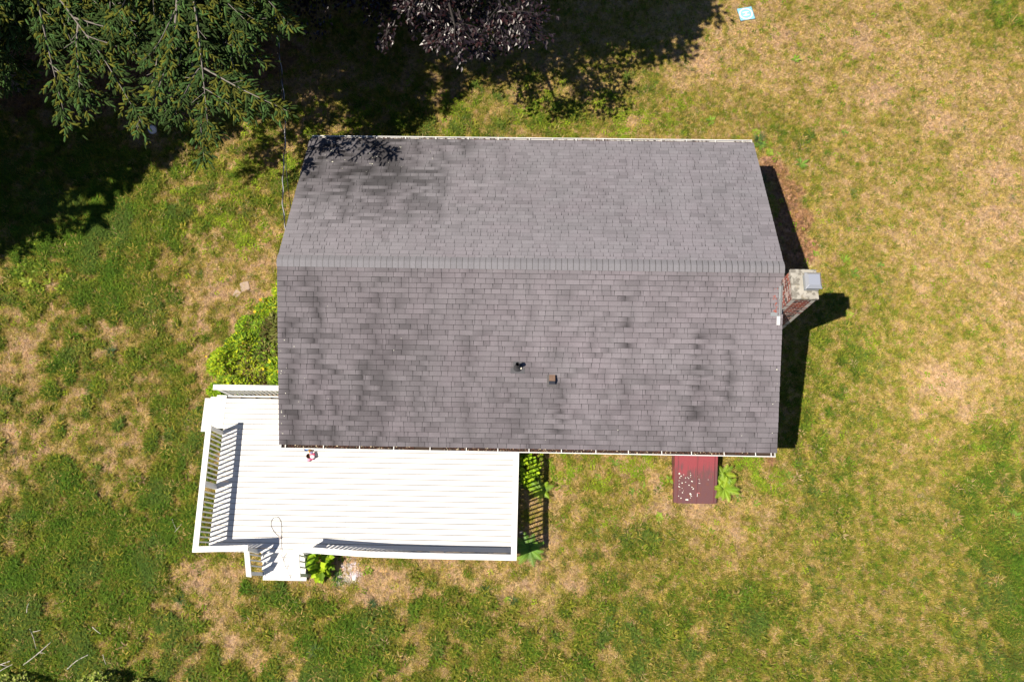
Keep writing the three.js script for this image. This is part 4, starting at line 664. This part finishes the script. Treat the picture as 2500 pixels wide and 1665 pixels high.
// ------------------------------------------------------------------ garden plants
const leafMat = new THREE.MeshPhysicalMaterial({ color: 0xffffff, roughness: 0.65, specularIntensity: 0.45, transmission: 0.3, thickness: 0, side: THREE.DoubleSide });
function bush(name, label, cat, grp, x, z, rx, rz, h, n, geo, len, pal, seed, flowers) {
  const t = thing(name, label, cat, grp, [x, 0, z]), f = rng(seed), L = [], W = [], k0 = Math.max(5, Math.round(rx * 14));
  for (let i = 0; i < k0; i++) { const a = f() * 6.283, r = Math.sqrt(f()); W.push(bar([Math.cos(a) * rx * r * 0.4, 0, Math.sin(a) * rz * r * 0.4], [Math.cos(a) * rx * r, h * 0.8, Math.sin(a) * rz * r], 0.008)); }
  for (let i = 0; i < n; i++) {
    const a = f() * 6.283, r = Math.pow(f(), 0.55), lump = 0.35 + 1.05 * vn(Math.cos(a) * r * 3 + seed, Math.sin(a) * r * 3 + 7), yy = h * (0.25 + 0.75 * Math.sqrt(Math.max(0, 1 - r * r))) * lump * (0.55 + 0.5 * Math.sqrt(f()));
    const l = len * rr(0.6, 1.3, f), o = a + rr(-1.2, 1.2, f); L.push([along(Math.cos(a) * rx * r, yy, Math.sin(a) * rz * r, Math.cos(o), rr(-0.3, 0.75, f), Math.sin(o), l, l, l, rr(-0.6, 0.6, f)), scl3(pal[(f() * pal.length) | 0], 0.6 + 0.8 * f())]);
  }
  mesh('stems', merge(W), STD({ color: rgb(0.1, 0.12, 0.04) }), t);
  copies('foliage', geo, leafMat, L, t);
  for (const [dx, dy, dz, c, r = 0.035] of flowers ?? []) { const g = []; for (let k = 0; k < 6; k++) { const p = leafC.clone(); p.scale(r, r, r); p.rotateX(-0.25); p.rotateY(k * 1.047); g.push(p); } const ct = new THREE.SphereGeometry(r * 0.3, 6, 4); ct.deleteAttribute('uv'); const fl = mesh('flower', merge(g), STD({ color: rgb(...c), side: THREE.DoubleSide, roughness: 0.7 }), t); fl.position.set(dx, dy, dz); const cm = mesh('flower_centre', ct, STD({ color: rgb(c[0] * 0.5, c[1] * 0.35, 0.02) }), fl); }
  return t;
}
const YG = [[0.4, 0.5, 0.012], [0.3, 0.42, 0.012], [0.5, 0.53, 0.016], [0.2, 0.33, 0.012]], DG = [[0.13, 0.26, 0.012], [0.19, 0.32, 0.014], [0.09, 0.18, 0.012], [0.27, 0.37, 0.02]], BR = [[0.27, 0.43, 0.012], [0.36, 0.5, 0.014], [0.19, 0.34, 0.012]], OR = [0.75, 0.3, 0.01], YE = [0.8, 0.55, 0.015], PK = [0.7, 0.42, 0.55], OL = [[0.15, 0.17, 0.03], [0.2, 0.21, 0.05], [0.1, 0.125, 0.02], [0.13, 0.10, 0.03]];
const GB = 'flowering plants in the bed along the west wall';
for (const [lab, x, z, rx, rz, h, n, geo, len, pal, fl] of [
  ['bright yellow-green plant at the ridge end of the flower bed', -6.5, -8.15, 0.5, 0.45, 0.5, 1200, leafB, 0.1, YG],
  ['pale yellow-green plant second from the ridge end of the bed', -6.9, -7.45, 0.55, 0.35, 0.55, 1100, leafB, 0.1, YG],
  ['leafy plant with one pink bloom against the west wall', -6.45, -6.85, 0.45, 0.4, 0.65, 900, leafB, 0.1, DG.concat(YG), [[-0.12, 0.72, -0.05, PK, 0.08], [-0.2, 0.66, 0.3, OR, 0.045], [0.1, 0.7, 0.3, OR, 0.045]]],
  ['dark green plant with two orange flowers at the bed edge', -7.4, -6.85, 0.5, 0.4, 0.4, 900, leafB, 0.09, DG.concat(YG), [[-0.3, 0.42, -0.2, OR, 0.05], [-0.45, 0.36, 0.15, YE, 0.045]]],
  ['loose pale-bladed clump in the middle of the flower bed', -7.0, -6.2, 0.6, 0.4, 0.6, 800, leafB, 0.15, OL],
  ['low green plant at the bed outer edge above the yellow flower', -8.0, -6.3, 0.45, 0.36, 0.35, 800, leafB, 0.085, DG.concat(BR)],
  ['bushy green plant with a yellow flower at the bed outer edge', -8.15, -5.75, 0.5, 0.4, 0.45, 1000, leafB, 0.09, YG.concat(DG), [[0.1, 0.5, 0.05, YE, 0.045]]],
  ['dull olive plant in the hollow of the flower bed', -7.35, -5.55, 0.5, 0.4, 0.4, 700, leafB, 0.1, OL.concat(DG)],
  ['yellowish plant against the wall above the broad bladed one', -6.5, -5.6, 0.45, 0.4, 0.6, 900, leafB, 0.1, YG.concat(OL)],
  ['bright green mounded plant at the bed corner farthest from the wall', -8.7, -5.2, 0.42, 0.45, 0.45, 1100, leafB, 0.085, YG.concat(BR), [[-0.5, 0.12, -0.2, YE, 0.035]]],
  ['yellowing fine-leaved plant in front of the deck north rail', -7.75, -4.95, 0.5, 0.4, 0.5, 1000, leafB, 0.085, YG.concat(OL), [[0.4, 0.56, 0.0, YE, 0.04]]],
  ['broad bladed green plant beside the wall with an orange flower', -6.75, -4.95, 0.55, 0.36, 0.65, 800, leafB, 0.17, DG.concat(YG), [[-0.1, 0.7, 0.1, OR, 0.05]]],
  ['green plant whose shoots reach over the deck north rail', -6.6, -4.5, 0.45, 0.2, 1.3, 320, leafB, 0.16, DG.concat(BR)],
  ['dark clump below the west end of the deck north rail', -8.2, -4.55, 0.6, 0.22, 0.5, 800, leafB, 0.11, DG.concat(YG)],
  ['low weedy plant beside the head of the side steps', -8.75, -4.4, 0.28, 0.2, 0.3, 300, leafB, 0.1, BR],
]) bush('garden_plant', lab, 'plant', GB, x, z, rx, rz, h, n, geo, len, pal, Math.round(-x * 31 - z * 17), fl);
const SB = 'leafy shrubs at the bottom left edge of the photo', SH = [[0.3, 0.36, 0.06], [0.2, 0.27, 0.03], [0.1, 0.16, 0.02], [0.4, 0.42, 0.12]];
bush('leafy_shrub', 'pale-leaved shrub cut off by the bottom left corner', 'shrub', SB, -12.95, 3.75, 0.8, 0.6, 0.8, 1500, leafC, 0.085, SH, 11);
bush('leafy_shrub', 'pale-leaved shrub at the bottom edge beside the fallen sticks', 'shrub', SB, -10.75, 3.62, 0.75, 0.55, 0.8, 1500, leafC, 0.085, SH, 12);
bush('leafy_shrub', 'small outer shrub of the row at the bottom edge, nearest the deck', 'shrub', SB, -9.7, 3.75, 0.6, 0.5, 0.7, 900, leafC, 0.085, SH, 13);
bush('weedy_plant', 'big bright-leaved plant in the shade beside the front steps', 'plant', null, -5.35, 0.2, 0.24, 0.42, 0.5, 130, leafC, 0.2, BR, 14);
bush('weedy_plant', 'leafy weeds below the east deck rail near the gutter', 'plant', null, 0.12, -2.3, 0.28, 0.4, 0.35, 260, leafC, 0.13, BR, 16);

// ferns: arching fronds, each its own piece
function fern(label, x, z, n, len, rise, seed, grp, pal = BR) {
  const t = thing('fern', label, 'fern', grp, [x, 0, z]), f = rng(seed);
  for (let k = 0; k < n; k++) {
    const a = k * 6.283 / n + rr(-0.3, 0.3, f), L = len * rr(0.75, 1.1, f), q = new Tri(), dx = Math.cos(a), dz = Math.sin(a), c = [1, 1, 1], N = 13;
    const P = (s) => [dx * L * s, rise * Math.sin(Math.min(1, s * 0.95) * 2.1) + 0.03, dz * L * s];
    for (let i = 1; i < N; i++) { const s = i / N, p = P(s), w = L * 0.26 * Math.sin(Math.pow(s, 0.65) * 3.05) + 0.006, h = L / N * 0.46; for (const sd of [-1, 1]) q.quad([p[0] - dx * h, p[1], p[2] - dz * h], [p[0] + dx * h, p[1], p[2] + dz * h], [p[0] + dx * h * 1.6 - dz * sd * w, p[1] - 0.02, p[2] + dz * h * 1.6 + dx * sd * w], [p[0] + dx * h * 0.6 - dz * sd * w * 0.9, p[1] - 0.02, p[2] + dz * h * 0.6 + dx * sd * w * 0.9], c); }
    const p0 = P(0), p1 = P(0.5), p2 = P(1); q.quad([p0[0] - dz * 0.004, p0[1], p0[2] + dx * 0.004], [p0[0] + dz * 0.004, p0[1], p0[2] - dx * 0.004], [p1[0] + dz * 0.003, p1[1], p1[2] - dx * 0.003], [p1[0] - dz * 0.003, p1[1], p1[2] + dx * 0.003], c); q.tri([p1[0] - dz * 0.003, p1[1], p1[2] + dx * 0.003], [p1[0] + dz * 0.003, p1[1], p1[2] - dx * 0.003], p2, c);
    const col = scl3(pal[(f() * pal.length) | 0], 0.8 + 0.4 * f()); mesh('frond', q.build(false), LEAFMAT(col[0], col[1], col[2], 0.6, 0.3), t);
  }
  return t;
}
fern('bright fern beside the bulkhead nearer the house gutter', 5.52, -2.3, 9, 0.34, 0.26, 41);
fern('larger bright fern beside the bulkhead farther from the gutter', 5.52, -1.9, 11, 0.42, 0.28, 42);
fern('small fern growing on the left side of the bulkhead', 4.05, -2.12, 6, 0.16, 0.1, 43);
fern('large fern at the southeast corner of the deck', 0.22, -0.22, 10, 0.48, 0.3, 44, null, [[0.13, 0.3, 0.012], [0.18, 0.38, 0.012]]);
fern('fern standing in the shadow stripes of the east deck rail', 0.5, -1.78, 8, 0.36, 0.28, 45);
const FL = ['second largest wild fern, left of the largest', 'largest yellow-green wild fern by the left edge', 'wild fern just below the second largest one', 'wild fern at the edge of the tree shade, upper one', 'wild fern at the edge of the tree shade, left one', 'wild fern farthest right of the loose group'];
for (const [i, [x, z, r]] of FERNS.entries()) fern(FL[i] ?? 'small yellow-green wild fern in the loose group by the left edge', x, z, 6 + (i % 3), r * 1.35, 0.12, 60 + i, 'wild ferns at the left edge', [[0.4, 0.5, 0.012], [0.3, 0.42, 0.012]]);

// broad-leaved weeds and coarse grass clumps in the lawn
function weedGeo(n, seed, w) { const f = rng(seed), L = []; for (let k = 0; k < n; k++) { const g = (w > 0.3 ? leafC : leafB).clone(), l = rr(0.6, 1.1, f); g.scale(l, l, l); g.rotateX(-rr(0.08, 0.6, f)); g.rotateY(k * 2.4 + rr(-0.3, 0.3, f)); g.translate(rr(-0.15, 0.15, f), 0.05 + 0.16 * f(), rr(-0.15, 0.15, f)); L.push(g); } return merge(L); }
const wg = [weedGeo(11, 1, 0.3), weedGeo(14, 2, 0.2), weedGeo(9, 3, 0.35)], wm = [LEAFMAT(0.22, 0.36, 0.014), LEAFMAT(0.15, 0.28, 0.012), LEAFMAT(0.28, 0.4, 0.016)];
const WL = ['broad-leaved weed nearest the back gutter on the north lawn', 'largest weed just off the northeast roof corner', 'weed right of the largest one off the northeast roof corner', 'small weed third out from the northeast roof corner', 'long weed patch farthest out from the northeast roof corner', 'weed growing into the coarse grass at the roof corner', 'upper weed of the group right of the chimney cap', 'lowest weed of the group right of the chimney cap', 'middle weed of the group right of the chimney cap', 'dark weed alone on the lawn below the landing mat', 'small weed alone in the straw right of the roof corner', 'weed below the group right of the chimney cap', 'weed at the edge of the brown mulch above the chimney', 'weed just below the right side of the bulkhead', 'weed on the lawn below the southeast roof corner', 'weed on the green lawn far right, level with the bulkhead', 'weed on the lawn left of the bulkhead, lowest of them', 'weed below the left side of the bulkhead', 'weed midway between deck and bulkhead', 'weed close under the front gutter left of the bulkhead', 'weed below the one midway between deck and bulkhead', 'small weed beside the lowest one left of the bulkhead', 'upper weed right of the bulkhead ferns', 'lower weed right of the bulkhead ferns', 'weed out on the lawn past the bulkhead corner', 'left weed of two alone on the lawn right of the chimney', 'right weed of two alone on the lawn right of the chimney', 'lower weed of the big patch at the right edge', 'largest weed of the patch at the right edge', 'left weed of the patch at the right edge', 'dark weed alone near the bottom edge at right', 'weed in front of the deck southeast corner', 'weed at the ash patch nearest the deck', 'weed at the lower left of the ash patch', 'weed between the front steps and the ash patch', 'weed alone below the deck southeast corner', 'small weed on the lawn below the middle of the deck', 'left weed in the half-lit grass under the spruces', 'right weed in the half-lit grass under the spruces'];
for (const [i, [x, z, r]] of WEEDS.entries()) { const m = mesh('broadleaf_weed', wg[i % 3], wm[(i * 7) % 3], scene); m.position.set(x, 0.01, z); m.rotation.y = i * 1.7; m.scale.setScalar(r * 1.3); tag(m, WL[i], 'weed', 'weeds scattered over the lawn'); }
function clumpGeo(n, len, seed) { const f = rng(seed), t = new Tri(); for (let k = 0; k < n; k++) { const a = f() * 6.283, l = len * rr(0.55, 1.1, f), le = rr(0.5, 1.35, f), w = 0.008, dx = Math.cos(a), dz = Math.sin(a), r1 = Math.sin(le * 0.7) * l * 0.5, h1 = Math.cos(le * 0.7) * l * 0.5, r2 = r1 + Math.sin(Math.min(1.7, le * 1.3)) * l * 0.5, h2 = Math.max(0.02, h1 + Math.cos(Math.min(1.7, le * 1.3)) * l * 0.5), c = [1, 1, 1]; t.quad([-dz * w, 0, dx * w], [dz * w, 0, -dx * w], [dx * r1 + dz * w, h1, dz * r1 - dx * w], [dx * r1 - dz * w, h1, dz * r1 + dx * w], c); t.tri([dx * r1 - dz * w, h1, dz * r1 + dx * w], [dx * r1 + dz * w, h1, dz * r1 - dx * w], [dx * r2, h2, dz * r2], c); } return t.build(false); }
const cg3 = [clumpGeo(60, 0.42, 5), clumpGeo(46, 0.26, 6)], cm3 = [LEAFMAT(0.085, 0.155, 0.03, 0.7, 0.25), LEAFMAT(0.05, 0.11, 0.018, 0.7, 0.25)];
for (const [lab, x, z, k, s, m] of [['coarse grass clump at the northeast roof corner', 7.2, -12.62, 0, 1, 0], ['dark grass clump in the shadow by the northeast rake', 7.2, -11.2, 0, 0.9, 1], ['dark green grass clump in the bare patch right of the deck corner', -0.94, 0.88, 1, 1.1, 1], ['smaller dark grass clump farthest right along the deck front', -0.22, 1.1, 1, 0.9, 1], ['coarse green clump left of the dead straw lines', -5.3, 2.45, 1, 1.3, 0], ['green grass clump just below the ash patch', -4.92, 0.62, 1, 1, 1], ['dark tuft by the white stair post below the bare soil', -9.05, 1.25, 1, 0.9, 1], ['grass clump by the bare oval on the left lawn', -12.0, -5.5, 1, 1.1, 1], ['tall tuft south of the ash patch', -3.95, 1.28, 1, 1.0, 1]]) { const c = mesh('grass_clump', cg3[k], cm3[m], scene); c.position.set(x, 0, z); c.scale.setScalar(s); c.rotation.y = x * 3; tag(c, lab, 'grass clump', 'coarse grass clumps'); }

// ------------------------------------------------------------------ loose things
{ // landing mat: light blue cloth with a white ring and an H
  const cv = document.createElement('canvas'); cv.width = cv.height = 256; const c = cv.getContext('2d');
  c.fillStyle = '#83b9cc'; c.fillRect(0, 0, 256, 256); c.strokeStyle = '#e8ecee'; c.lineWidth = 19; c.beginPath(); c.arc(128, 128, 104, 0, 6.2832); c.stroke();
  c.fillStyle = '#e8ecee'; c.fillRect(78, 88, 100, 19); c.fillRect(78, 150, 100, 19); c.fillRect(118, 88, 20, 80);
  const tx = new THREE.CanvasTexture(cv); tx.colorSpace = THREE.SRGBColorSpace;
  const g = new THREE.BoxGeometry(0.49, 0.012, 0.475, 8, 1, 8); { const P = g.attributes.position; for (let i = 0; i < P.count; i++) P.setY(i, P.getY(i) + 0.012 * Math.sin(P.getX(i) * 9 + 1) * Math.cos(P.getZ(i) * 8)); g.computeVertexNormals(); }
  const cloth = STD({ map: tx, roughness: 0.7 }), edge = STD({ color: rgb(0.015, 0.017, 0.03), roughness: 0.8 });
  const t = thing('landing_mat', 'light blue square landing mat with a white ring and H', 'mat', null, [7.118, 0.055, -17.305], 0.205);
  mesh('cloth', g, [edge, edge, cloth, edge, edge, edge], t); mesh('rim', merge([box(0.505, 0.014, 0.012, 0, -0.008, 0.243), box(0.505, 0.014, 0.012, 0, -0.008, -0.243), box(0.012, 0.014, 0.475, 0.249, -0.008, 0), box(0.012, 0.014, 0.475, -0.249, -0.008, 0)]), edge, t);
  t.position.y = 0.06;
}
// service wires from the trees to the west gable
{
  const blk = STD({ color: rgb(0.03, 0.03, 0.035), roughness: 0.6 }), gr = STD({ color: rgb(0.5, 0.5, 0.52), roughness: 0.5 });
  const a = thing('service_cable', 'twisted service cable running to the west gable end', 'cable', 'overhead wires at the west gable'), pts = [[-6.0, 3.7, -7.6], [-6.2, 3.64, -8.4], [-6.32, 3.58, -9.4], [-6.41, 3.57, -10.8], [-6.62, 3.9, -12.6], [-6.9, 4.7, -14.6], [-7.8, 7.2, -20]];
  mesh('conductor', tube(pts, 0.014, 60, 6), blk, a);
  { // bare neutral wire wound round it
    const cu = new THREE.CatmullRomCurve3(pts.map((p) => new THREE.Vector3(...p))), q = []; for (let i = 0; i <= 240; i++) { const p = cu.getPointAt(i / 240), w = i * 0.5; q.push([p.x + 0.018 * Math.cos(w), p.y + 0.018 * Math.sin(w), p.z]); } mesh('neutral_wire', tube(q, 0.009, 480, 4), gr, a);
  }
  mesh('clamp', box(0.04, 0.05, 0.12, -6.0, 3.7, -7.62), blk, a);
  const b = thing('telephone_wire', 'thin dark wire strung beside the service cable', 'cable', 'overhead wires at the west gable'); mesh('strand', tube([[-5.98, 3.42, -8.1], [-6.3, 3.42, -9.6], [-6.46, 3.42, -10.9], [-6.75, 3.9, -13], [-7.4, 6, -20]], 0.009, 40, 5), blk, b); mesh('hook', box(0.03, 0.04, 0.05, -5.98, 3.42, -8.1), blk, b);
}
// sticks fallen on the lawn at the bottom left
{
  const pale = STD({ color: rgb(0.56, 0.52, 0.46), roughness: 0.9 }), f = rng(3);
  const S = [['long pale stick at the bottom left, the longest one', -12.91, 2.94, -12.29, 2.38, 0.016, 1], ['pale stick poking out of the bottom edge shrub', -11.75, 3.02, -11.25, 2.66, 0.016, 0], ['forked stick at the left edge of the photo', -13.75, 3.05, -13.27, 2.85, 0.018, 1], ['thin bent twig above the longest stick', -12.91, 2.06, -12.64, 2.54, 0.009, 0], ['short twig beside the thin bent twig', -12.81, 2.13, -12.61, 2.08, 0.009, 0], ['short pale stick up the lawn from the bottom edge shrub', -11.26, 1.98, -11.01, 2.14, 0.012, 0], ['short stick standing near the outer shrub', -10.87, 2.65, -10.74, 2.88, 0.011, 0], ['lone upright twig on the left lawn', -13.07, 1.66, -13.05, 1.42, 0.01, 0], ['lower stick at the left edge below the forked one', -13.6, 3.18, -13.17, 2.92, 0.012, 0], ['thin twig in the grass by the deck southwest corner', -9.54, -0.82, -9.37, -0.53, 0.007, 0], ['pale twig crossing another by the deck southwest corner', -9.26, -0.7, -9.42, -0.47, 0.008, 0]];
  for (const [lab, x0, z0, x1, z1, r, fork] of S) { const L = Math.hypot(x1 - x0, z1 - z0), k = rr(-0.06, 0.06, f) * L, nx = -(z1 - z0) / L * k, nz = (x1 - x0) / L * k, t = thing('fallen_stick', lab, 'stick', 'sticks fallen on the lawn', [x0, 0.13, z0]);
    mesh('shaft', taperTube([[0, 0, 0], [(x1 - x0) * 0.5 + nx, 0.03, (z1 - z0) * 0.5 + nz], [x1 - x0, 0.02, z1 - z0]], r, r * 0.55, 8, 6), pale, t); if (fork) mesh('fork', taperTube([[(x1 - x0) * 0.55, 0.02, (z1 - z0) * 0.55], [(x1 - x0) * 0.6 + 0.07, 0.03, (z1 - z0) * 0.6 + 0.03], [(x1 - x0) * 0.6 + 0.15, 0.02, (z1 - z0) * 0.6 + 0.04]], r * 0.6, r * 0.3, 5, 5), pale, t); }
}
// stones and small bits
function stone(name, label, cat, x, y, z, sx, sy, sz, col, seed, turn = 0) { const g = new THREE.IcosahedronGeometry(1, 2), P = g.attributes.position; for (let i = 0; i < P.count; i++) { const X = P.getX(i), Y = P.getY(i), Z = P.getZ(i), k = 0.78 + 0.4 * vn(X * 1.7 + seed * 9, Z * 1.7 + Y * 1.3 + seed); P.setXYZ(i, clamp(X * k * 1.2, -0.85, 0.85) * sx, clamp(Y * k * 1.5, -0.8, 0.8) * sy, clamp(Z * k * 1.2, -0.8, 0.8) * sz); } const n = g.index ? g.toNonIndexed() : g; n.computeVertexNormals(); const m = mesh(name, n, STD({ color: rgb(...col), map: grainTex, roughness: 0.95 }), scene); m.position.set(x, y, z); m.rotation.y = turn; return tag(m, label, cat); }
stone('flat_stone', 'larger flat pinkish stone at the edge of the flower bed', 'stone', -8.35, 0.03, -7.59, 0.16, 0.035, 0.18, [0.42, 0.32, 0.25], 1, 0.3);
stone('flat_stone', 'smaller flat stone lying beside the larger bed-edge stone', 'stone', -8.56, 0.025, -7.36, 0.12, 0.03, 0.12, [0.44, 0.34, 0.27], 2, 1.1);
stone('ash_lump', 'white chalky lump on the lawn near the front steps', 'debris', -4.47, 0.04, 0.62, 0.05, 0.03, 0.08, [0.8, 0.78, 0.76], 5);
stone('pale_block', 'small pale block in the shadow under the east deck rail', 'block', -0.02, 0.06, -0.64, 0.055, 0.06, 0.055, [0.55, 0.46, 0.34], 6);
stone('white_scrap', 'crumpled white scrap on the lawn below the front steps', 'litter', -6.3, 0.05, 1.28, 0.05, 0.025, 0.06, [0.75, 0.75, 0.73], 7);
{ // grey crumpled bin-like bundle in the tree shade
  const t = thing('grey_bundle', 'small grey wrapped bundle in the tree shade on the lawn', 'bundle', null, [-11.86, 0, -12.8], 0.3), g = new THREE.IcosahedronGeometry(0.13, 2), P = g.attributes.position; for (let i = 0; i < P.count; i++) { const X = P.getX(i), Y = P.getY(i), Z = P.getZ(i), k = 0.8 + 0.45 * vn(X * 14 + 3, Z * 14 + Y * 9); P.setXYZ(i, X * k, Math.max(0, (Y + 0.09) * k), Z * k * 1.1); } const n = g.index ? g.toNonIndexed() : g; n.computeVertexNormals();
  mesh('wrap', n, STD({ color: rgb(0.6, 0.6, 0.66), roughness: 0.45 }), t); mesh('band', box(0.2, 0.02, 0.03, 0, 0.185, 0.03, 0.1), STD({ color: rgb(0.66, 0.65, 0.68), roughness: 0.5 }), t);
}
{ // loose wire lying over the deck and down the steps
  const t = thing('loose_wire', 'thin grey wire lying in a loop over the front steps', 'wire', null);
  mesh('strand', tube([[-6.36, 0.665, -0.36], [-6.55, 0.645, -0.52], [-6.66, 0.645, -0.72], [-6.62, 0.65, -0.86], [-6.5, 0.65, -0.9], [-6.4, 0.645, -0.78], [-6.35, 0.645, -0.5], [-6.33, 0.65, -0.2], [-6.31, 0.66, 0.02], [-6.3, 0.5, 0.14], [-6.26, 0.48, 0.25], [-6.22, 0.34, 0.4], [-6.15, 0.18, 0.62], [-6.12, 0.12, 0.76]], 0.006, 120, 5), STD({ color: rgb(0.24, 0.22, 0.2), roughness: 0.6 }), t);
  mesh('twig', tube([[-6.29, 0.5, 0.2], [-6.25, 0.495, 0.1], [-6.22, 0.49, 0.02]], 0.004, 8, 4), STD({ color: rgb(0.4, 0.36, 0.33) }), t); mesh('plug', merge([box(0.03, 0.025, 0.05, -6.37, 0.665, -0.36, 0, 0.4), box(0.012, 0.012, 0.06, -6.37, 0.67, -0.4, 0, 0.9)]), STD({ color: rgb(0.36, 0.27, 0.25), roughness: 0.5 }), t);
}
{ // toys and ornaments huddled on the deck under the gutter
  const base = [-5.74, HD, -2.56], lump = (r, sx, sy, sz, s) => { const g = new THREE.IcosahedronGeometry(r, 3), P = g.attributes.position; for (let i = 0; i < P.count; i++) { const k = 0.88 + 0.25 * vn(P.getX(i) * 20 + s, P.getZ(i) * 20 + P.getY(i) * 13 + s); P.setXYZ(i, P.getX(i) * k * sx, P.getY(i) * k * sy, P.getZ(i) * k * sz); } g.computeVertexNormals(); return g; };
  const c = (r, g, b) => STD({ color: rgb(r, g, b), roughness: 0.75 });
  const t = thing('flower_pot', 'small brown pot with pink and white cloth flowers under the gutter', 'pot', null, base);
  const pot = new THREE.LatheGeometry([[0.001, 0], [0.05, 0], [0.065, 0.1], [0.07, 0.11], [0.06, 0.11], [0.052, 0.03], [0.001, 0.03]].map(([a, b]) => new THREE.Vector2(a, b)), 16); pot.translate(-0.05, 0, 0.04); mesh('pot', pot, c(0.13, 0.075, 0.05), t);
  for (const [x, y, z, r, col, s] of [[-0.055, 0.05, 0.135, 0.045, [0.7, 0.3, 0.42], 1], [0.035, 0.06, 0.09, 0.05, [0.6, 0.06, 0.17], 2], [0.06, 0.11, 0.06, 0.055, [0.75, 0.72, 0.72], 3], [0.07, 0.1, 0.0, 0.045, [0.62, 0.07, 0.17], 4], [0.01, 0.12, -0.01, 0.035, [0.7, 0.25, 0.3], 5], [0.03, 0.14, -0.05, 0.035, [0.2, 0.19, 0.34], 6]]) { const m = mesh('bloom', lump(r, 1.1, 0.8, 1, s), c(...col), t); m.position.set(x, y, z); }
  const o = thing('gold_ornament', 'small gold ornament beside the cloth flowers', 'ornament', null, [-5.78, HD, -2.66]); { const g = new THREE.LatheGeometry([[0.001, 0], [0.04, 0], [0.034, 0.06], [0.02, 0.09], [0.028, 0.12], [0.001, 0.15]].map(([a, b]) => new THREE.Vector2(a, b)), 14); mesh('body', g, c(0.65, 0.36, 0.07), o); mesh('base', new THREE.CylinderGeometry(0.048, 0.05, 0.02, 14).translate(0, 0.01, 0), c(0.5, 0.12, 0.08), o); }
  const b = thing('blue_bowl', 'blue plastic bowl half hidden below the gutter', 'bowl', null, [-5.88, HD, -2.76]); { const g = new THREE.LatheGeometry([[0.001, 0.004], [0.06, 0.004], [0.085, 0.05], [0.1, 0.07], [0.092, 0.072], [0.07, 0.03], [0.001, 0.014]].map(([a, d]) => new THREE.Vector2(a, d)), 24); mesh('shell', g, c(0.03, 0.05, 0.22), b); mesh('inside', new THREE.CircleGeometry(0.068, 20).rotateX(-Math.PI / 2).translate(0, 0.034, 0), c(0.12, 0.34, 0.75), b); }
}

renderer.render(scene, camera);
